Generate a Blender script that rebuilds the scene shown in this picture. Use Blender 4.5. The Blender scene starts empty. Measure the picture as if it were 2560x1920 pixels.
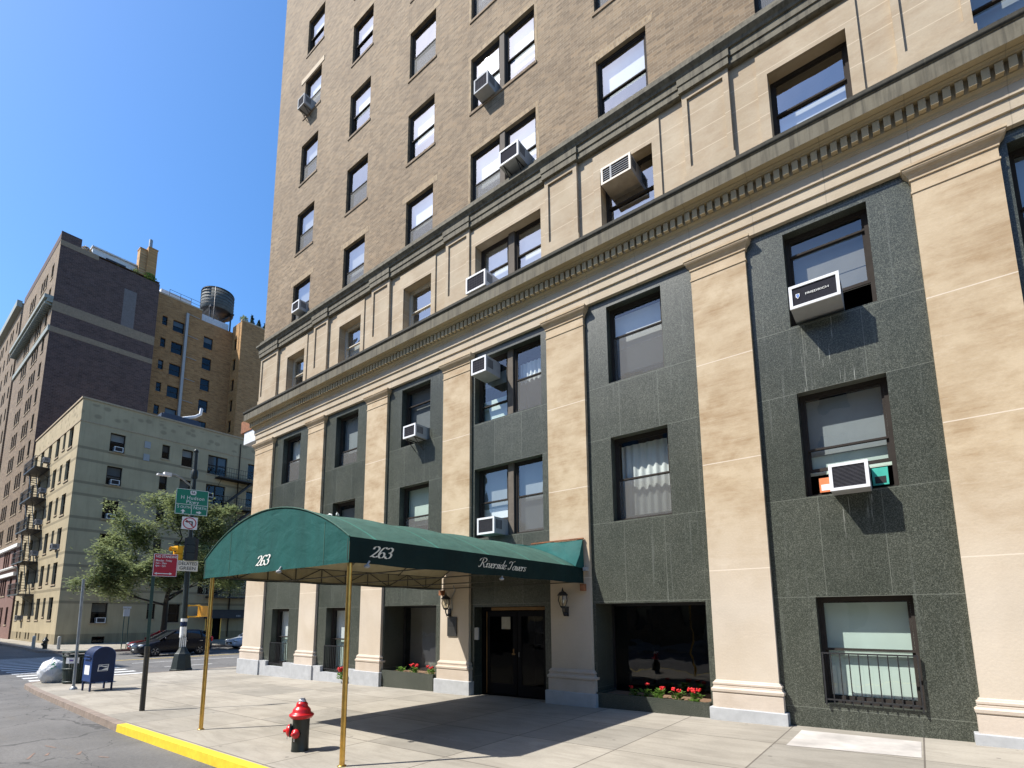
import bpy, bmesh, math, random
from mathutils import Vector, Matrix
random.seed(7)
R = math.radians
SC = bpy.context.scene
COL = SC.collection

# ------------------------------------------------------------------ helpers
class MB:
    """collects faces and links them as ONE mesh object"""
    def __init__(s):
        s.v = []; s.f = []; s.m = []; s.sm = []
    def add(s, vs, fs, mi=0, smooth=False):
        b = len(s.v); s.v += [tuple(p) for p in vs]
        for f in fs:
            s.f.append([b + i for i in f]); s.m.append(mi); s.sm.append(smooth)
        return s
    def quad(s, a, b, c, d, mi=0):
        return s.add([a, b, c, d], [(0, 1, 2, 3)], mi)
    def box(s, x0, x1, y0, y1, z0, z1, mi=0):
        v = [(x, y, z) for x in (x0, x1) for y in (y0, y1) for z in (z0, z1)]
        return s.add(v, [(0, 1, 3, 2), (4, 6, 7, 5), (0, 4, 5, 1), (2, 3, 7, 6), (0, 2, 6, 4), (1, 5, 7, 3)], mi)
    def pbox(s, P, u0, u1, v0, v1, d0, d1, mi=0):
        v = [P(u, w, d) for u in (u0, u1) for d in (d0, d1) for w in (v0, v1)]
        return s.add(v, [(0, 1, 3, 2), (4, 6, 7, 5), (0, 4, 5, 1), (2, 3, 7, 6), (0, 2, 6, 4), (1, 5, 7, 3)], mi)
    def tube(s, pts, r, n=8, mi=0, smooth=True, cap=True):
        pts = [Vector(p) for p in pts]; k = len(pts)
        rr = r if isinstance(r, (list, tuple)) else [r] * k
        vs = []; prev = None
        for i, p in enumerate(pts):
            t = (pts[min(i + 1, k - 1)] - pts[max(i - 1, 0)]).normalized()
            if prev is None:
                a = Vector((0, 0, 1)) if abs(t.z) < .9 else Vector((1, 0, 0))
                n1 = t.cross(a).normalized()
            else:
                n1 = (prev - t * prev.dot(t)).normalized()
            prev = n1; n2 = t.cross(n1)
            for j in range(n):
                a = 2 * math.pi * (j + .5) / n
                vs.append(p + (n1 * math.cos(a) + n2 * math.sin(a)) * rr[i])
        fs = [(i * n + j, i * n + (j + 1) % n, (i + 1) * n + (j + 1) % n, (i + 1) * n + j) for i in range(k - 1) for j in range(n)]
        s.add(vs, fs, mi, smooth)
        if cap:
            b = len(s.v)
            s.add([vs[j] for j in range(n)], [tuple(range(n))], mi)
            s.add([vs[(k - 1) * n + j] for j in range(n)], [tuple(range(n))], mi)
        return s
    def bar(s, a, b, w, mi=0):
        return s.tube([a, b], w, 4, mi, False)
    def lathe(s, prof, n=24, M=None, mi=0, smooth=True):
        M = M or Matrix()
        vs = [M @ Vector((r * math.cos(2 * math.pi * j / n), r * math.sin(2 * math.pi * j / n), z)) for r, z in prof for j in range(n)]
        k = len(prof)
        fs = [(i * n + j, i * n + (j + 1) % n, (i + 1) * n + (j + 1) % n, (i + 1) * n + j) for i in range(k - 1) for j in range(n)]
        s.add(vs, fs, mi, smooth)
        if prof[0][0] > 1e-4: s.add(vs[:n], [tuple(range(n))], mi)
        if prof[-1][0] > 1e-4: s.add(vs[-n:], [tuple(range(n))], mi)
        return s
    def ball(s, c, r, n=10, mi=0, sq=(1, 1, 1)):
        k = max(4, n // 2); prof = [(max(1e-5, math.sin(math.pi * i / k)) * 1, -math.cos(math.pi * i / k)) for i in range(k + 1)]
        M = Matrix.Translation(c) @ Matrix.Diagonal((r * sq[0], r * sq[1], r * sq[2], 1))
        return s.lathe(prof, n, M, mi)
    def sweep3(s, prof, x0, x1, yf, yb, mi=0, ends=True):
        """moulding (projection, z) run round left side, front and right side"""
        vs = []
        for p, z in prof:
            vs += [(x0 - p, yb, z), (x0 - p, yf - p, z), (x1 + p, yf - p, z), (x1 + p, yb, z)]
        k = len(prof)
        fs = [(i * 4 + j, i * 4 + j + 1, (i + 1) * 4 + j + 1, (i + 1) * 4 + j) for i in range(k - 1) for j in range(3)]
        fs += [(0, 1, 2, 3), tuple((k - 1) * 4 + j for j in (3, 2, 1, 0))]
        return s.add(vs, fs, mi)
    def holed(s, P, u0, u1, v0, v1, holes, depth=0, mi=0, rmi=None):
        """wall with rectangular openings and their reveals"""
        us = sorted({u0, u1} | {h[0] for h in holes} | {h[1] for h in holes})
        vs = sorted({v0, v1} | {h[2] for h in holes} | {h[3] for h in holes})
        us = [u for u in us if u0 <= u <= u1]; vs = [v for v in vs if v0 <= v <= v1]
        idx = {}; V = []; F = []
        def g(i, j):
            if (i, j) not in idx:
                idx[(i, j)] = len(V); V.append(P(us[i], vs[j], 0))
            return idx[(i, j)]
        for i in range(len(us) - 1):
            for j in range(len(vs) - 1):
                cu = (us[i] + us[i + 1]) / 2; cv = (vs[j] + vs[j + 1]) / 2
                if any(h[0] < cu < h[1] and h[2] < cv < h[3] for h in holes): continue
                F.append((g(i, j), g(i + 1, j), g(i + 1, j + 1), g(i, j + 1)))
        s.add(V, F, mi)
        rm = mi if rmi is None else rmi
        if depth:
            for h in holes:
                a, b, c, d = h[:4]; dep = h[4] if len(h) > 4 else depth; q = [(a, c), (b, c), (b, d), (a, d)]
                for i in range(4):
                    (p0, p1), (q0, q1) = q[i], q[(i + 1) % 4]
                    s.quad(P(p0, p1, 0), P(q0, q1, 0), P(q0, q1, dep), P(p0, p1, dep), rm)
        return s
    def build(s, name, mats, parent=None, recalc=False, world=True):
        me = bpy.data.meshes.new(name); me.from_pydata(s.v, [], s.f)
        mats = mats if isinstance(mats, (list, tuple)) else [mats]
        for m in mats: me.materials.append(m)
        me.polygons.foreach_set('material_index', s.m)
        me.polygons.foreach_set('use_smooth', s.sm)
        if recalc:
            b = bmesh.new(); b.from_mesh(me); bmesh.ops.remove_doubles(b, verts=b.verts, dist=1e-5)
            bmesh.ops.recalc_face_normals(b, faces=b.faces); b.to_mesh(me); b.free()
        me.update()
        o = bpy.data.objects.new(name, me); COL.objects.link(o)
        if parent is not None:
            o.parent = parent
            if world and parent.parent is None and parent.type == 'EMPTY' and not parent.get('_local'):
                o.matrix_parent_inverse = Matrix.Translation(-Vector(parent.location))
        return o

def tag(o, label=None, cat=None, group=None, kind=None):
    if label: o['label'] = label
    if cat: o['category'] = cat
    if group: o['group'] = group
    if kind: o['kind'] = kind
    return o
LOCALS = []
def thing(name, label, cat, loc=(0, 0, 0), group=None, local=False, rz=0):
    o = bpy.data.objects.new(name, None); COL.objects.link(o); o.location = loc; o.rotation_euler = (0, 0, rz)
    o.empty_display_size = .2
    if local or rz:
        o['_local'] = 1; LOCALS.append(o)
    return tag(o, label, cat, group)
def struct(name, mb, m):
    return tag(mb.build(name, m), kind='structure')
def text(body, size, M, mat, parent=None, name='lettering', ext=.002, align='CENTER', sx=1.0, space=1.0, bold=0.0):
    cu = bpy.data.curves.new('t', 'FONT'); cu.body = body; cu.size = size; cu.extrude = ext; cu.offset = bold
    cu.align_x = align; cu.align_y = 'CENTER'; cu.resolution_u = 3; cu.space_character = space
    t = bpy.data.objects.new('t', cu); COL.objects.link(t)
    dg = bpy.context.evaluated_depsgraph_get()
    me = bpy.data.meshes.new_from_object(t.evaluated_get(dg))
    bpy.data.objects.remove(t); bpy.data.curves.remove(cu)
    me.name = name; me.materials.clear(); me.materials.append(mat)
    me.transform(M @ Matrix.Diagonal((sx, 1, 1, 1)))
    o = bpy.data.objects.new(name, me); COL.objects.link(o)
    if parent is not None:
        o.parent = parent
        if parent.parent is None and parent.type == 'EMPTY' and not parent.get('_local'):
            o.matrix_parent_inverse = Matrix.Translation(-Vector(parent.location))
    return o
def frameM(o, xdir, zdir=(0, 0, 1)):
    """matrix whose x runs along xdir, y along zdir and z out of the sheet"""
    x = Vector(xdir).normalized(); y = Vector(zdir).normalized(); z = x.cross(y)
    M = Matrix((x, y, z)).transposed().to_4x4(); M.translation = Vector(o); return M

# calligraphic letters drawn with a broad nib
GL = {
 '2': (.56, [[(.05, .72), (.1, .92), (.28, 1), (.44, .92), (.47, .72), (.32, .44), (.1, .14), (0, .02)], [(0, .03), (.12, .11), (.28, .03), (.42, .03), (.5, .16)]]),
 '6': (.56, [[(.5, .88), (.4, 1), (.22, .9), (.08, .6), (.03, .3), (.1, .06), (.25, 0), (.42, .1), (.46, .3), (.38, .48), (.24, .5), (.1, .38), (.05, .25)]]),
 '3': (.56, [[(.03, .83), (.15, 1), (.35, .97), (.44, .8), (.36, .6), (.2, .53)], [(.2, .53), (.38, .48), (.46, .3), (.38, .08), (.2, 0), (.05, .06), (.02, .18)]]),
 'R': (.78, [[(.25, .95), (.2, .5), (.1, .08), (0, 0), (-.08, .1)], [(-.12, .68), (-.05, .9), (.2, 1.03), (.5, 1), (.65, .85), (.58, .65), (.38, .52), (.2, .5)], [(.3, .5), (.45, .25), (.56, .03), (.68, .02), (.76, .12)]]),
 'i': (.2, [[(-.04, .3), (.1, .5), (.05, .15), (.1, .02), (.2, .12)], [(.13, .7), (.16, .72)]]),
 'v': (.37, [[(0, .4), (.08, .5), (.14, .4), (.13, .1), (.2, 0), (.32, .15), (.36, .4), (.33, .5)]]),
 'e': (.33, [[(.03, .22), (.2, .28), (.3, .4), (.22, .5), (.1, .45), (.02, .25), (.05, .05), (.18, 0), (.35, .14)]]),
 'r': (.3, [[(0, .35), (.1, .5), (.06, .2), (.02, 0)], [(.05, .28), (.15, .45), (.25, .5), (.29, .4)]]),
 's': (.3, [[(0, .1), (.1, 0), (.22, .06), (.22, .18), (.1, .32), (.12, .45), (.22, .5), (.28, .42)]]),
 'd': (.42, [[(.3, .42), (.2, .5), (.06, .38), (.02, .15), (.08, .02), (.2, .08), (.3, .3)], [(.42, 1), (.32, .5), (.27, .15), (.32, .02), (.42, .12)]]),
 'T': (.56, [[(0, .72), (.02, .92), (.15, .97), (.35, .9), (.55, .98), (.66, 1.06)], [(.38, .9), (.32, .5), (.22, .1), (.1, 0), (0, .06), (0, .2)]]),
 'o': (.36, [[(.2, .5), (.07, .4), (.02, .2), (.08, .03), (.2, 0), (.31, .12), (.33, .33), (.27, .47), (.18, .5)]]),
 'w': (.52, [[(0, .4), (.08, .5), (.12, .4), (.1, .1), (.16, 0), (.27, .14), (.29, .45), (.26, .12), (.33, 0), (.45, .15), (.5, .4), (.46, .5)]]),
 ' ': (.3, []),
}
def script(body, h, M, mat, parent, nib=.055, shear=.32, sx=1.0, name='lettering'):
    mb = MB(); x = 0; k = 0; n = Vector((math.cos(R(35)), math.sin(R(35)) * .4)) * nib
    for ch in body:
        adv, strokes = GL[ch]
        for st in strokes:
            pts = []
            for i in range(len(st) - 1):      # Catmull-Rom through the pen points
                p0 = Vector(st[max(i - 1, 0)]); p1 = Vector(st[i]); p2 = Vector(st[i + 1]); p3 = Vector(st[min(i + 2, len(st) - 1)])
                for t in (0, .25, .5, .75):
                    pts.append(.5 * ((2 * p1) + (p2 - p0) * t + (2 * p0 - 5 * p1 + 4 * p2 - p3) * t * t + (3 * p1 - p0 - 3 * p2 + p3) * t ** 3))
            pts.append(Vector(st[-1]))
            for a, b in zip(pts, pts[1:]):
                k += 1; dz = .00002 * k
                d = (b - a)
                if d.length < 1e-6: continue
                nn = Vector((-d.y, d.x)).normalized() * nib * .28
                if nn.dot(n) < 0: nn = -nn
                w = n + nn
                q = [a - w, b - w, b + w, a + w]
                mb.add([M @ Vector(((x + p.x + shear * p.y) * h * sx, p.y * h, dz)) for p in q], [(0, 1, 2, 3)])
        x += adv
    return mb.build(name, mat, parent), x * h * sx

# ------------------------------------------------------------------ materials
MATS = {}
class NT:
    def __init__(s, name):
        s.m = bpy.data.materials.new(name); s.m.use_nodes = True; s.t = s.m.node_tree; s.n = s.t.nodes; s.b = s.n['Principled BSDF']; MATS[name] = s.m
        s.out = s.n['Material Output']
    def new(s, typ, **kw):
        x = s.n.new(typ)
        for k, v in kw.items(): setattr(x, k, v)
        return x
    def link(s, a, b): s.t.links.new(a, b)
    def setin(s, node, i, val):
        if hasattr(val, 'is_linked') or hasattr(val, 'links'): s.link(val, node.inputs[i])
        else: node.inputs[i].default_value = val
    def math(s, op, a, b=0.0, c=0.0):
        x = s.new('ShaderNodeMath', operation=op)
        s.setin(x, 0, a); s.setin(x, 1, b)
        if op in ('COMPARE', 'MULTIPLY_ADD', 'WRAP', 'SMOOTH_MIN'): s.setin(x, 2, c)
        return x.outputs[0]
    def pos(s):
        g = s.new('ShaderNodeNewGeometry'); return g.outputs['Position']
    def obj(s):
        g = s.new('ShaderNodeTexCoord'); return g.outputs['Object']
    def scale(s, vec, sc, loc=(0, 0, 0), rot=(0, 0, 0)):
        m = s.new('ShaderNodeMapping'); s.link(vec, m.inputs[0]); m.inputs['Scale'].default_value = sc; m.inputs['Location'].default_value = loc; m.inputs['Rotation'].default_value = rot
        return m.outputs[0]
    def sep(s, vec):
        x = s.new('ShaderNodeSeparateXYZ'); s.link(vec, x.inputs[0]); return x.outputs
    def noise(s, vec, scale, detail=4, rough=.55, dist=0):
        x = s.new('ShaderNodeTexNoise'); s.link(vec, x.inputs['Vector']); x.inputs['Scale'].default_value = scale; x.inputs['Detail'].default_value = detail; x.inputs['Roughness'].default_value = rough; x.inputs['Distortion'].default_value = dist
        return x.outputs['Fac']
    def ramp(s, fac, stops):
        x = s.new('ShaderNodeValToRGB'); s.link(fac, x.inputs[0]); e = x.color_ramp.elements
        while len(e) < len(stops): e.new(.5)
        for i, (p, c) in enumerate(stops):
            e[i].position = p; e[i].color = (*c, 1) if len(c) == 3 else c
        return x.outputs[0]
    def mix(s, fac, a, b, mode='MIX'):
        x = s.new('ShaderNodeMix', data_type='RGBA', blend_type=mode)
        s.setin(x, 0, fac)
        for i, v in ((6, a), (7, b)):
            if isinstance(v, tuple): x.inputs[i].default_value = (*v, 1)
            else: s.link(v, x.inputs[i])
        return x.outputs[2]
    def color(s, c):
        if isinstance(c, tuple): s.b.inputs['Base Color'].default_value = (*c, 1)
        else: s.link(c, s.b.inputs['Base Color'])
    def bump(s, h, strength=.3, dist=.01):
        x = s.new('ShaderNodeBump'); s.link(h, x.inputs['Height']); x.inputs['Strength'].default_value = strength; x.inputs['Distance'].default_value = dist
        s.link(x.outputs[0], s.b.inputs['Normal'])
    def set(s, rough=.7, metal=0, spec=.5):
        s.b.inputs['Roughness'].default_value = rough; s.b.inputs['Metallic'].default_value = metal; s.b.inputs['Specular IOR Level'].default_value = spec
        return s.m

def plain(name, c, rough=.6, metal=0, spec=.5, var=.18, sc=6, c2=None, bump=0, world=True):
    t = NT(name); v = t.pos() if world else t.obj()
    n = t.noise(v, sc, 5, .6)
    c2 = c2 or tuple(x * (1 - var) for x in c); c1 = tuple(min(1, x * (1 + var * .6)) for x in c)
    t.color(t.ramp(n, [(.3, c2), (.7, c1)]))
    if bump: t.bump(t.noise(v, sc * 8, 4), bump, .004)
    r = t.math('MULTIPLY_ADD', n, .2, rough - .1); t.link(r, t.b.inputs['Roughness'])
    t.b.inputs['Metallic'].default_value = metal; t.b.inputs['Specular IOR Level'].default_value = spec
    return t.m

def lines(t, coord, zs, w):
    acc = None
    for z in zs:
        c = t.math('COMPARE', coord, z, w)
        acc = c if acc is None else t.math('MAXIMUM', acc, c)
    return acc

def limestone(name, c, joints_z=(), xmod=None, dirt=.35, streakz=True, dark=(.22, .16, .10), vstreak=0):
    t = NT(name); p = t.pos(); xyz = t.sep(p)
    n1 = t.noise(p, .8, 5, .6); n2 = t.noise(t.scale(p, (1.0, 1.0, 1.7)), .95, 8, .68, .15); n3 = t.noise(p, 26, 3, .6); n4 = t.noise(t.scale(p, (.5, .5, 8)), 1.4, 7, .7, .1)
    base = t.ramp(n1, [(.3, tuple(x * .86 for x in c)), (.7, c)])
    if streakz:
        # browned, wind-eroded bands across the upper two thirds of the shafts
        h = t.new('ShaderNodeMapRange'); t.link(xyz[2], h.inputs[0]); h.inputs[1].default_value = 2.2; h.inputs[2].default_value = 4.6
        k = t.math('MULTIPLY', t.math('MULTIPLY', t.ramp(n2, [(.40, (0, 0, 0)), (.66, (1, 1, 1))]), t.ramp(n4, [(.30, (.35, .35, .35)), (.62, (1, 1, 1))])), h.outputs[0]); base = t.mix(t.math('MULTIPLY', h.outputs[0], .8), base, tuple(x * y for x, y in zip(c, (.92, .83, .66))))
    else:
        k = t.math('MULTIPLY', t.ramp(n2, [(.42, (0, 0, 0)), (.75, (1, 1, 1))]), t.ramp(n4, [(.3, (.5, .5, .5)), (.6, (1, 1, 1))]))
    col = t.mix(t.math('MULTIPLY', k, dirt), base, dark)
    n5 = t.noise(t.scale(p, (.7, .7, .35)), 1.0, 4, .6, .6); n6 = t.noise(t.scale(p, (1.5, 1.5, 22)), 1.5, 5, .75, .3)
    col = t.mix(t.math('MULTIPLY', t.ramp(n5, [(.45, (0, 0, 0)), (.68, (1, 1, 1))]), .3), col, tuple(x * y for x, y in zip(c, (.68, .60, .48))))
    col = t.mix(t.math('MULTIPLY', t.ramp(n6, [(.56, (0, 0, 0)), (.7, (1, 1, 1))]), .28), col, tuple(min(1, x * 1.12) for x in c))
    if vstreak:
        nv = t.noise(t.scale(p, (9, 9, .5)), 1.2, 5, .6)
        col = t.mix(t.math('MULTIPLY', t.ramp(nv, [(.45, (0, 0, 0)), (.7, (1, 1, 1))]), vstreak), col, tuple(x * .35 for x in dark))
    col = t.mix(.14, col, t.ramp(n3, [(.3, (.35, .3, .22)), (.7, (.75, .68, .56))]), 'MULTIPLY')
    if vstreak:     # soot along the top fillet of the cornice
        col = t.mix(t.math('MULTIPLY', t.math('COMPARE', xyz[2], 11.0, .065), .8), col, (.022, .022, .018))
    if joints_z:
        col = t.mix(t.math('MULTIPLY', lines(t, xyz[2], joints_z, .009), .75), col, tuple(min(1, x * 1.15) for x in c))
    if xmod:
        m = t.math('FLOORED_MODULO', xyz[0], xmod)
        col = t.mix(t.math('MULTIPLY', t.math('COMPARE', m, xmod / 2, .008), .6), col, tuple(x * .5 for x in c))
    t.color(col); t.bump(n3, .25, .01); return t.set(.8, spec=.3)

def brick(name, c1, c2, mortar, axis='x', bw=.21, rh=.075, ms=.008, bias=0, patch=.25, squash=1, soot=None):
    t = NT(name); p = t.pos(); xyz = t.sep(p)
    cb = t.new('ShaderNodeCombineXYZ'); t.link(xyz[0] if axis == 'x' else xyz[1], cb.inputs[0]); t.link(xyz[2], cb.inputs[1])
    br = t.new('ShaderNodeTexBrick'); t.link(cb.outputs[0], br.inputs['Vector']); br.inputs['Scale'].default_value = 1
    br.inputs['Brick Width'].default_value = bw; br.inputs['Row Height'].default_value = rh; br.inputs['Mortar Size'].default_value = ms; br.inputs['Bias'].default_value = bias; br.inputs['Mortar Smooth'].default_value = .3
    br.inputs['Color1'].default_value = (*c1, 1); br.inputs['Color2'].default_value = (*c2, 1); br.inputs['Mortar'].default_value = (*mortar, 1)
    n = t.noise(p, .55, 5, .65); n2 = t.noise(p, 7, 4, .6)
    # cell-wise shade so single bricks differ
    fx = t.math('FLOOR', t.math('DIVIDE', xyz[0] if axis == 'x' else xyz[1], bw)); fz = t.math('FLOOR', t.math('DIVIDE', xyz[2], rh))
    c3 = t.new('ShaderNodeCombineXYZ'); t.link(fx, c3.inputs[0]); t.link(fz, c3.inputs[1])
    wn = t.new('ShaderNodeTexWhiteNoise'); t.link(c3.outputs[0], wn.inputs[0])
    col = t.mix(.55, br.outputs['Color'], t.ramp(wn.outputs['Value'], [(0, (.55, .52, .50)), (.6, (1, 1, 1)), (1, (1, .93, .83))]), 'MULTIPLY')
    col = t.mix(patch, col, t.ramp(n, [(.3, (.42, .38, .36)), (.7, (1, 1, 1))]), 'MULTIPLY')
    col = t.mix(.12, col, t.ramp(n2, [(.3, (.3, .3, .3)), (.7, (1, 1, 1))]), 'MULTIPLY')
    t.color(col); t.bump(br.outputs['Fac'], -.5, .008); return t.set(.85, spec=.25)

PX0, BAY = -17.337, 3.69                 # pier B centre and the bay width
PIER_J = (2.9, 5.03, 7.15)
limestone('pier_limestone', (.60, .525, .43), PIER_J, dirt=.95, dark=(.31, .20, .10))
limestone('base_limestone', (.61, .53, .45), (), dirt=.3, streakz=False)
limestone('entablature_stone', (.53, .455, .345), (), xmod=1.23, dirt=.3, streakz=False)
limestone('attic_stone', (.48, .40, .29), (12.05, 12.55, 13.05), dirt=.8, streakz=False, dark=(.28, .19, .11))
limestone('weathered_stone', (.175, .16, .118), (), xmod=1.845, dirt=.6, streakz=False, dark=(.08, .07, .05), vstreak=.7)
limestone('soffit_stone', (.46, .38, .24), (), xmod=1.23, dirt=.3, streakz=False)
def granite_mat(name='green_granite', joints=True):
    t = NT(name); p = t.pos(); xyz = t.sep(p)
    n1 = t.noise(p, 74, 3, .72); n2 = t.noise(p, 1.1, 4, .6); v = t.new('ShaderNodeTexVoronoi'); t.link(p, v.inputs['Vector']); v.inputs['Scale'].default_value = 95
    col = t.ramp(n1, [(.34, (.028, .031, .025)), (.50, (.073, .079, .065)), (.67, (.215, .225, .19))])
    col = t.mix(.5, col, t.ramp(v.outputs['Color'], [(.2, (.35, .38, .34)), (.9, (1, 1, 1))]), 'MULTIPLY')
    col = t.mix(.6, col, t.ramp(n2, [(.3, (.55, .6, .58)), (.7, (1, 1, 1))]), 'MULTIPLY')
    if joints:     # every slab has its own tone
        m0 = t.math('FLOORED_MODULO', t.math('SUBTRACT', xyz[0], PX0), BAY); cell = t.math('ADD', t.math('ADD', t.math('GREATER_THAN', m0, 1.37), t.math('GREATER_THAN', m0, 2.28)), t.math('MULTIPLY', t.math('FLOOR', t.math('DIVIDE', t.math('SUBTRACT', xyz[0], PX0), BAY)), 7))
        for zz in (.47, 2.352, 4.12, 6.10, 7.385): cell = t.math('ADD', cell, t.math('MULTIPLY', t.math('GREATER_THAN', xyz[2], zz), 31.7))
        wn = t.new('ShaderNodeTexWhiteNoise', noise_dimensions='1D'); t.link(cell, wn.inputs['W'])
        col = t.mix(.8, col, t.ramp(wn.outputs['Value'], [(0, (.66, .68, .66)), (.5, (.9, .9, .88)), (1, (1, 1, .97))]), 'MULTIPLY')
    # pale lime runs below sills
    nv = t.noise(t.scale(p, (14, 14, .35)), 1.3, 5, .6)
    col = t.mix(t.math('MULTIPLY', t.ramp(nv, [(.60, (0, 0, 0)), (.76, (1, 1, 1))]), .16), col, (.32, .34, .31))
    if joints:     # lime drips under the two right-hand air conditioners
        nd = t.noise(t.scale(p, (38, 38, 1.3)), 1, 3, .6)
        for xa, xw, za, zw in ((-.84, .42, 6.55, .85), (-.66, .25, 3.5, .55)):
            dm_ = t.math('MULTIPLY', t.math('COMPARE', xyz[0], xa, xw), t.math('COMPARE', xyz[2], za, zw)); col = t.mix(t.math('MULTIPLY', dm_, t.ramp(nd, [(.62, (0, 0, 0)), (.70, (.55, .55, .55))])), col, (.45, .46, .42))
        j = lines(t, xyz[2], (.47, 2.352, 4.12, 6.10, 7.385, 9.46), .006)
        m = t.math('FLOORED_MODULO', t.math('SUBTRACT', xyz[0], PX0), BAY)
        vj = t.math('MAXIMUM', t.math('COMPARE', m, 1.37, .005), t.math('COMPARE', m, 2.28, .005))
        band = t.math('MAXIMUM', t.math('COMPARE', xyz[2], 3.236, .884), t.math('COMPARE', xyz[2], 6.74, .645))
        j = t.math('MAXIMUM', j, t.math('MULTIPLY', vj, band))
        col = t.mix(t.math('MULTIPLY', j, .5), col, (.20, .21, .18))
    t.color(col); t.link(t.math('MULTIPLY_ADD', n1, .25, .22), t.b.inputs['Roughness'])
    t.b.inputs['Specular IOR Level'].default_value = .42; return t.m
granite_mat()
brick('tan_brick', (.33, .242, .152), (.22, .16, .102), (.33, .268, .185), ms=.009, patch=.45)
brick('pale_brick', (.41, .31, .19), (.32, .235, .14), (.38, .31, .22), rh=.11, bw=.075)
brick('maroon_brick', (.125, .082, .075), (.085, .058, .056), (.17, .14, .13), 'y', .4, .16, .014)
brick('brown_brick', (.27, .20, .13), (.19, .14, .09), (.33, .26, .2), 'x', .4, .16, .014)
brick('ochre_brick', (.42, .238, .105), (.32, .176, .078), (.45, .32, .18), 'y', .4, .16, .012)
brick('orange_brick', (.52, .30, .12), (.42, .24, .10), (.5, .35, .2), 'x', .4, .16, .012)
def beige(name, c, axis):
    t = NT(name); p = t.pos(); xyz = t.sep(p)
    n = t.noise(p, .5, 5, .6); n2 = t.noise(t.scale(p, (5, 5, .4)), 1, 5, .6)
    col = t.ramp(n, [(.3, tuple(x * .8 for x in c)), (.7, c)])
    col = t.mix(t.math('MULTIPLY', t.ramp(n2, [(.5, (0, 0, 0)), (.75, (1, 1, 1))]), .35), col, tuple(x * .55 for x in c))
    rows = t.math('COMPARE', t.math('FLOORED_MODULO', xyz[2], .075), .0375, .006)
    col = t.mix(t.math('MULTIPLY', rows, .25), col, tuple(x * .6 for x in c))
    # darker string bands at each floor, patterned parapet
    for z0 in (15.35, 12.45, 9.55, 6.65, 3.75):
        b = t.math('MAXIMUM', t.math('COMPARE', xyz[2], z0 + .5, .11), t.math('COMPARE', xyz[2], z0 - .5, .11))
        col = t.mix(t.math('MULTIPLY', b, .6), col, tuple(x * .35 for x in c))
    ck = t.new('ShaderNodeTexVoronoi'); t.link(t.scale(p, (1.6, 1.6, 2.2)), ck.inputs['Vector']); ck.inputs['Scale'].default_value = .8
    pz = t.math('COMPARE', xyz[2], 19.05, .65)
    col = t.mix(t.math('MULTIPLY', pz, t.ramp(ck.outputs['Distance'], [(.25, (.5, .5, .5)), (.4, (0, 0, 0))])), col, tuple(x * .4 for x in c))
    low = t.math('LESS_THAN', xyz[2], .75)
    col = t.mix(t.math('MULTIPLY', low, t.ramp(n2, [(.3, (.3, .3, .3)), (.6, (.8, .8, .8))])), col, tuple(x * .45 for x in c))
    t.color(col); return t.set(.85, spec=.25)
beige('beige_brick', (.49, .41, .265), 'y')

def sidewalk():
    t = NT('sidewalk_concrete'); p = t.pos(); xyz = t.sep(p)
    n1 = t.noise(p, .7, 6, .6); n2 = t.noise(p, 30, 4, .7); n3 = t.noise(t.scale(p, (.5, 2.2, 1), rot=(0, 0, .5)), 1.4, 5, .6, 1.5)
    xs = t.math('DIVIDE', t.math('ADD', xyz[0], .12), 1.75); ys = t.math('DIVIDE', t.math('ADD', xyz[1], 1.55), 1.72)
    cc = t.new('ShaderNodeCombineXYZ'); t.link(t.math('FLOOR', xs), cc.inputs[0]); t.link(t.math('FLOOR', ys), cc.inputs[1])
    wn = t.new('ShaderNodeTexWhiteNoise'); t.link(cc.outputs[0], wn.inputs[0])
    col = t.ramp(n1, [(.25, (.285, .262, .22)), (.75, (.42, .385, .325))])
    col = t.mix(.75, col, t.ramp(wn.outputs['Value'], [(0, (.72, .73, .74)), (.5, (.95, .94, .92)), (1, (1, 1, 1))]), 'MULTIPLY')
    col = t.mix(.35, col, t.ramp(n3, [(.38, (.62, .6, .58)), (.55, (1, 1, 1))]), 'MULTIPLY')
    col = t.mix(.25, col, t.ramp(n2, [(.3, (.5, .5, .5)), (.7, (1, 1, 1))]), 'MULTIPLY')
    v = t.new('ShaderNodeTexVoronoi'); t.link(p, v.inputs['Vector']); v.inputs['Scale'].default_value = 2.6
    spots = t.math('MULTIPLY', t.math('LESS_THAN', v.outputs['Distance'], .075), t.math('GREATER_THAN', t.noise(p, 1.3, 2), .5))
    col = t.mix(t.math('MULTIPLY', spots, .6), col, (.10, .09, .08))
    jx = t.math('COMPARE', t.math('FRACT', xs), .5, .494); jy = t.math('COMPARE', t.math('FRACT', ys), .5, .494)
    j = t.math('SUBTRACT', 1, t.math('MULTIPLY', jx, jy))
    col = t.mix(t.math('MULTIPLY', j, .85), col, (.10, .085, .07))
    t.color(col); t.bump(n2, .2, .006); return t.set(.85, spec=.3)
sidewalk()
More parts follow.
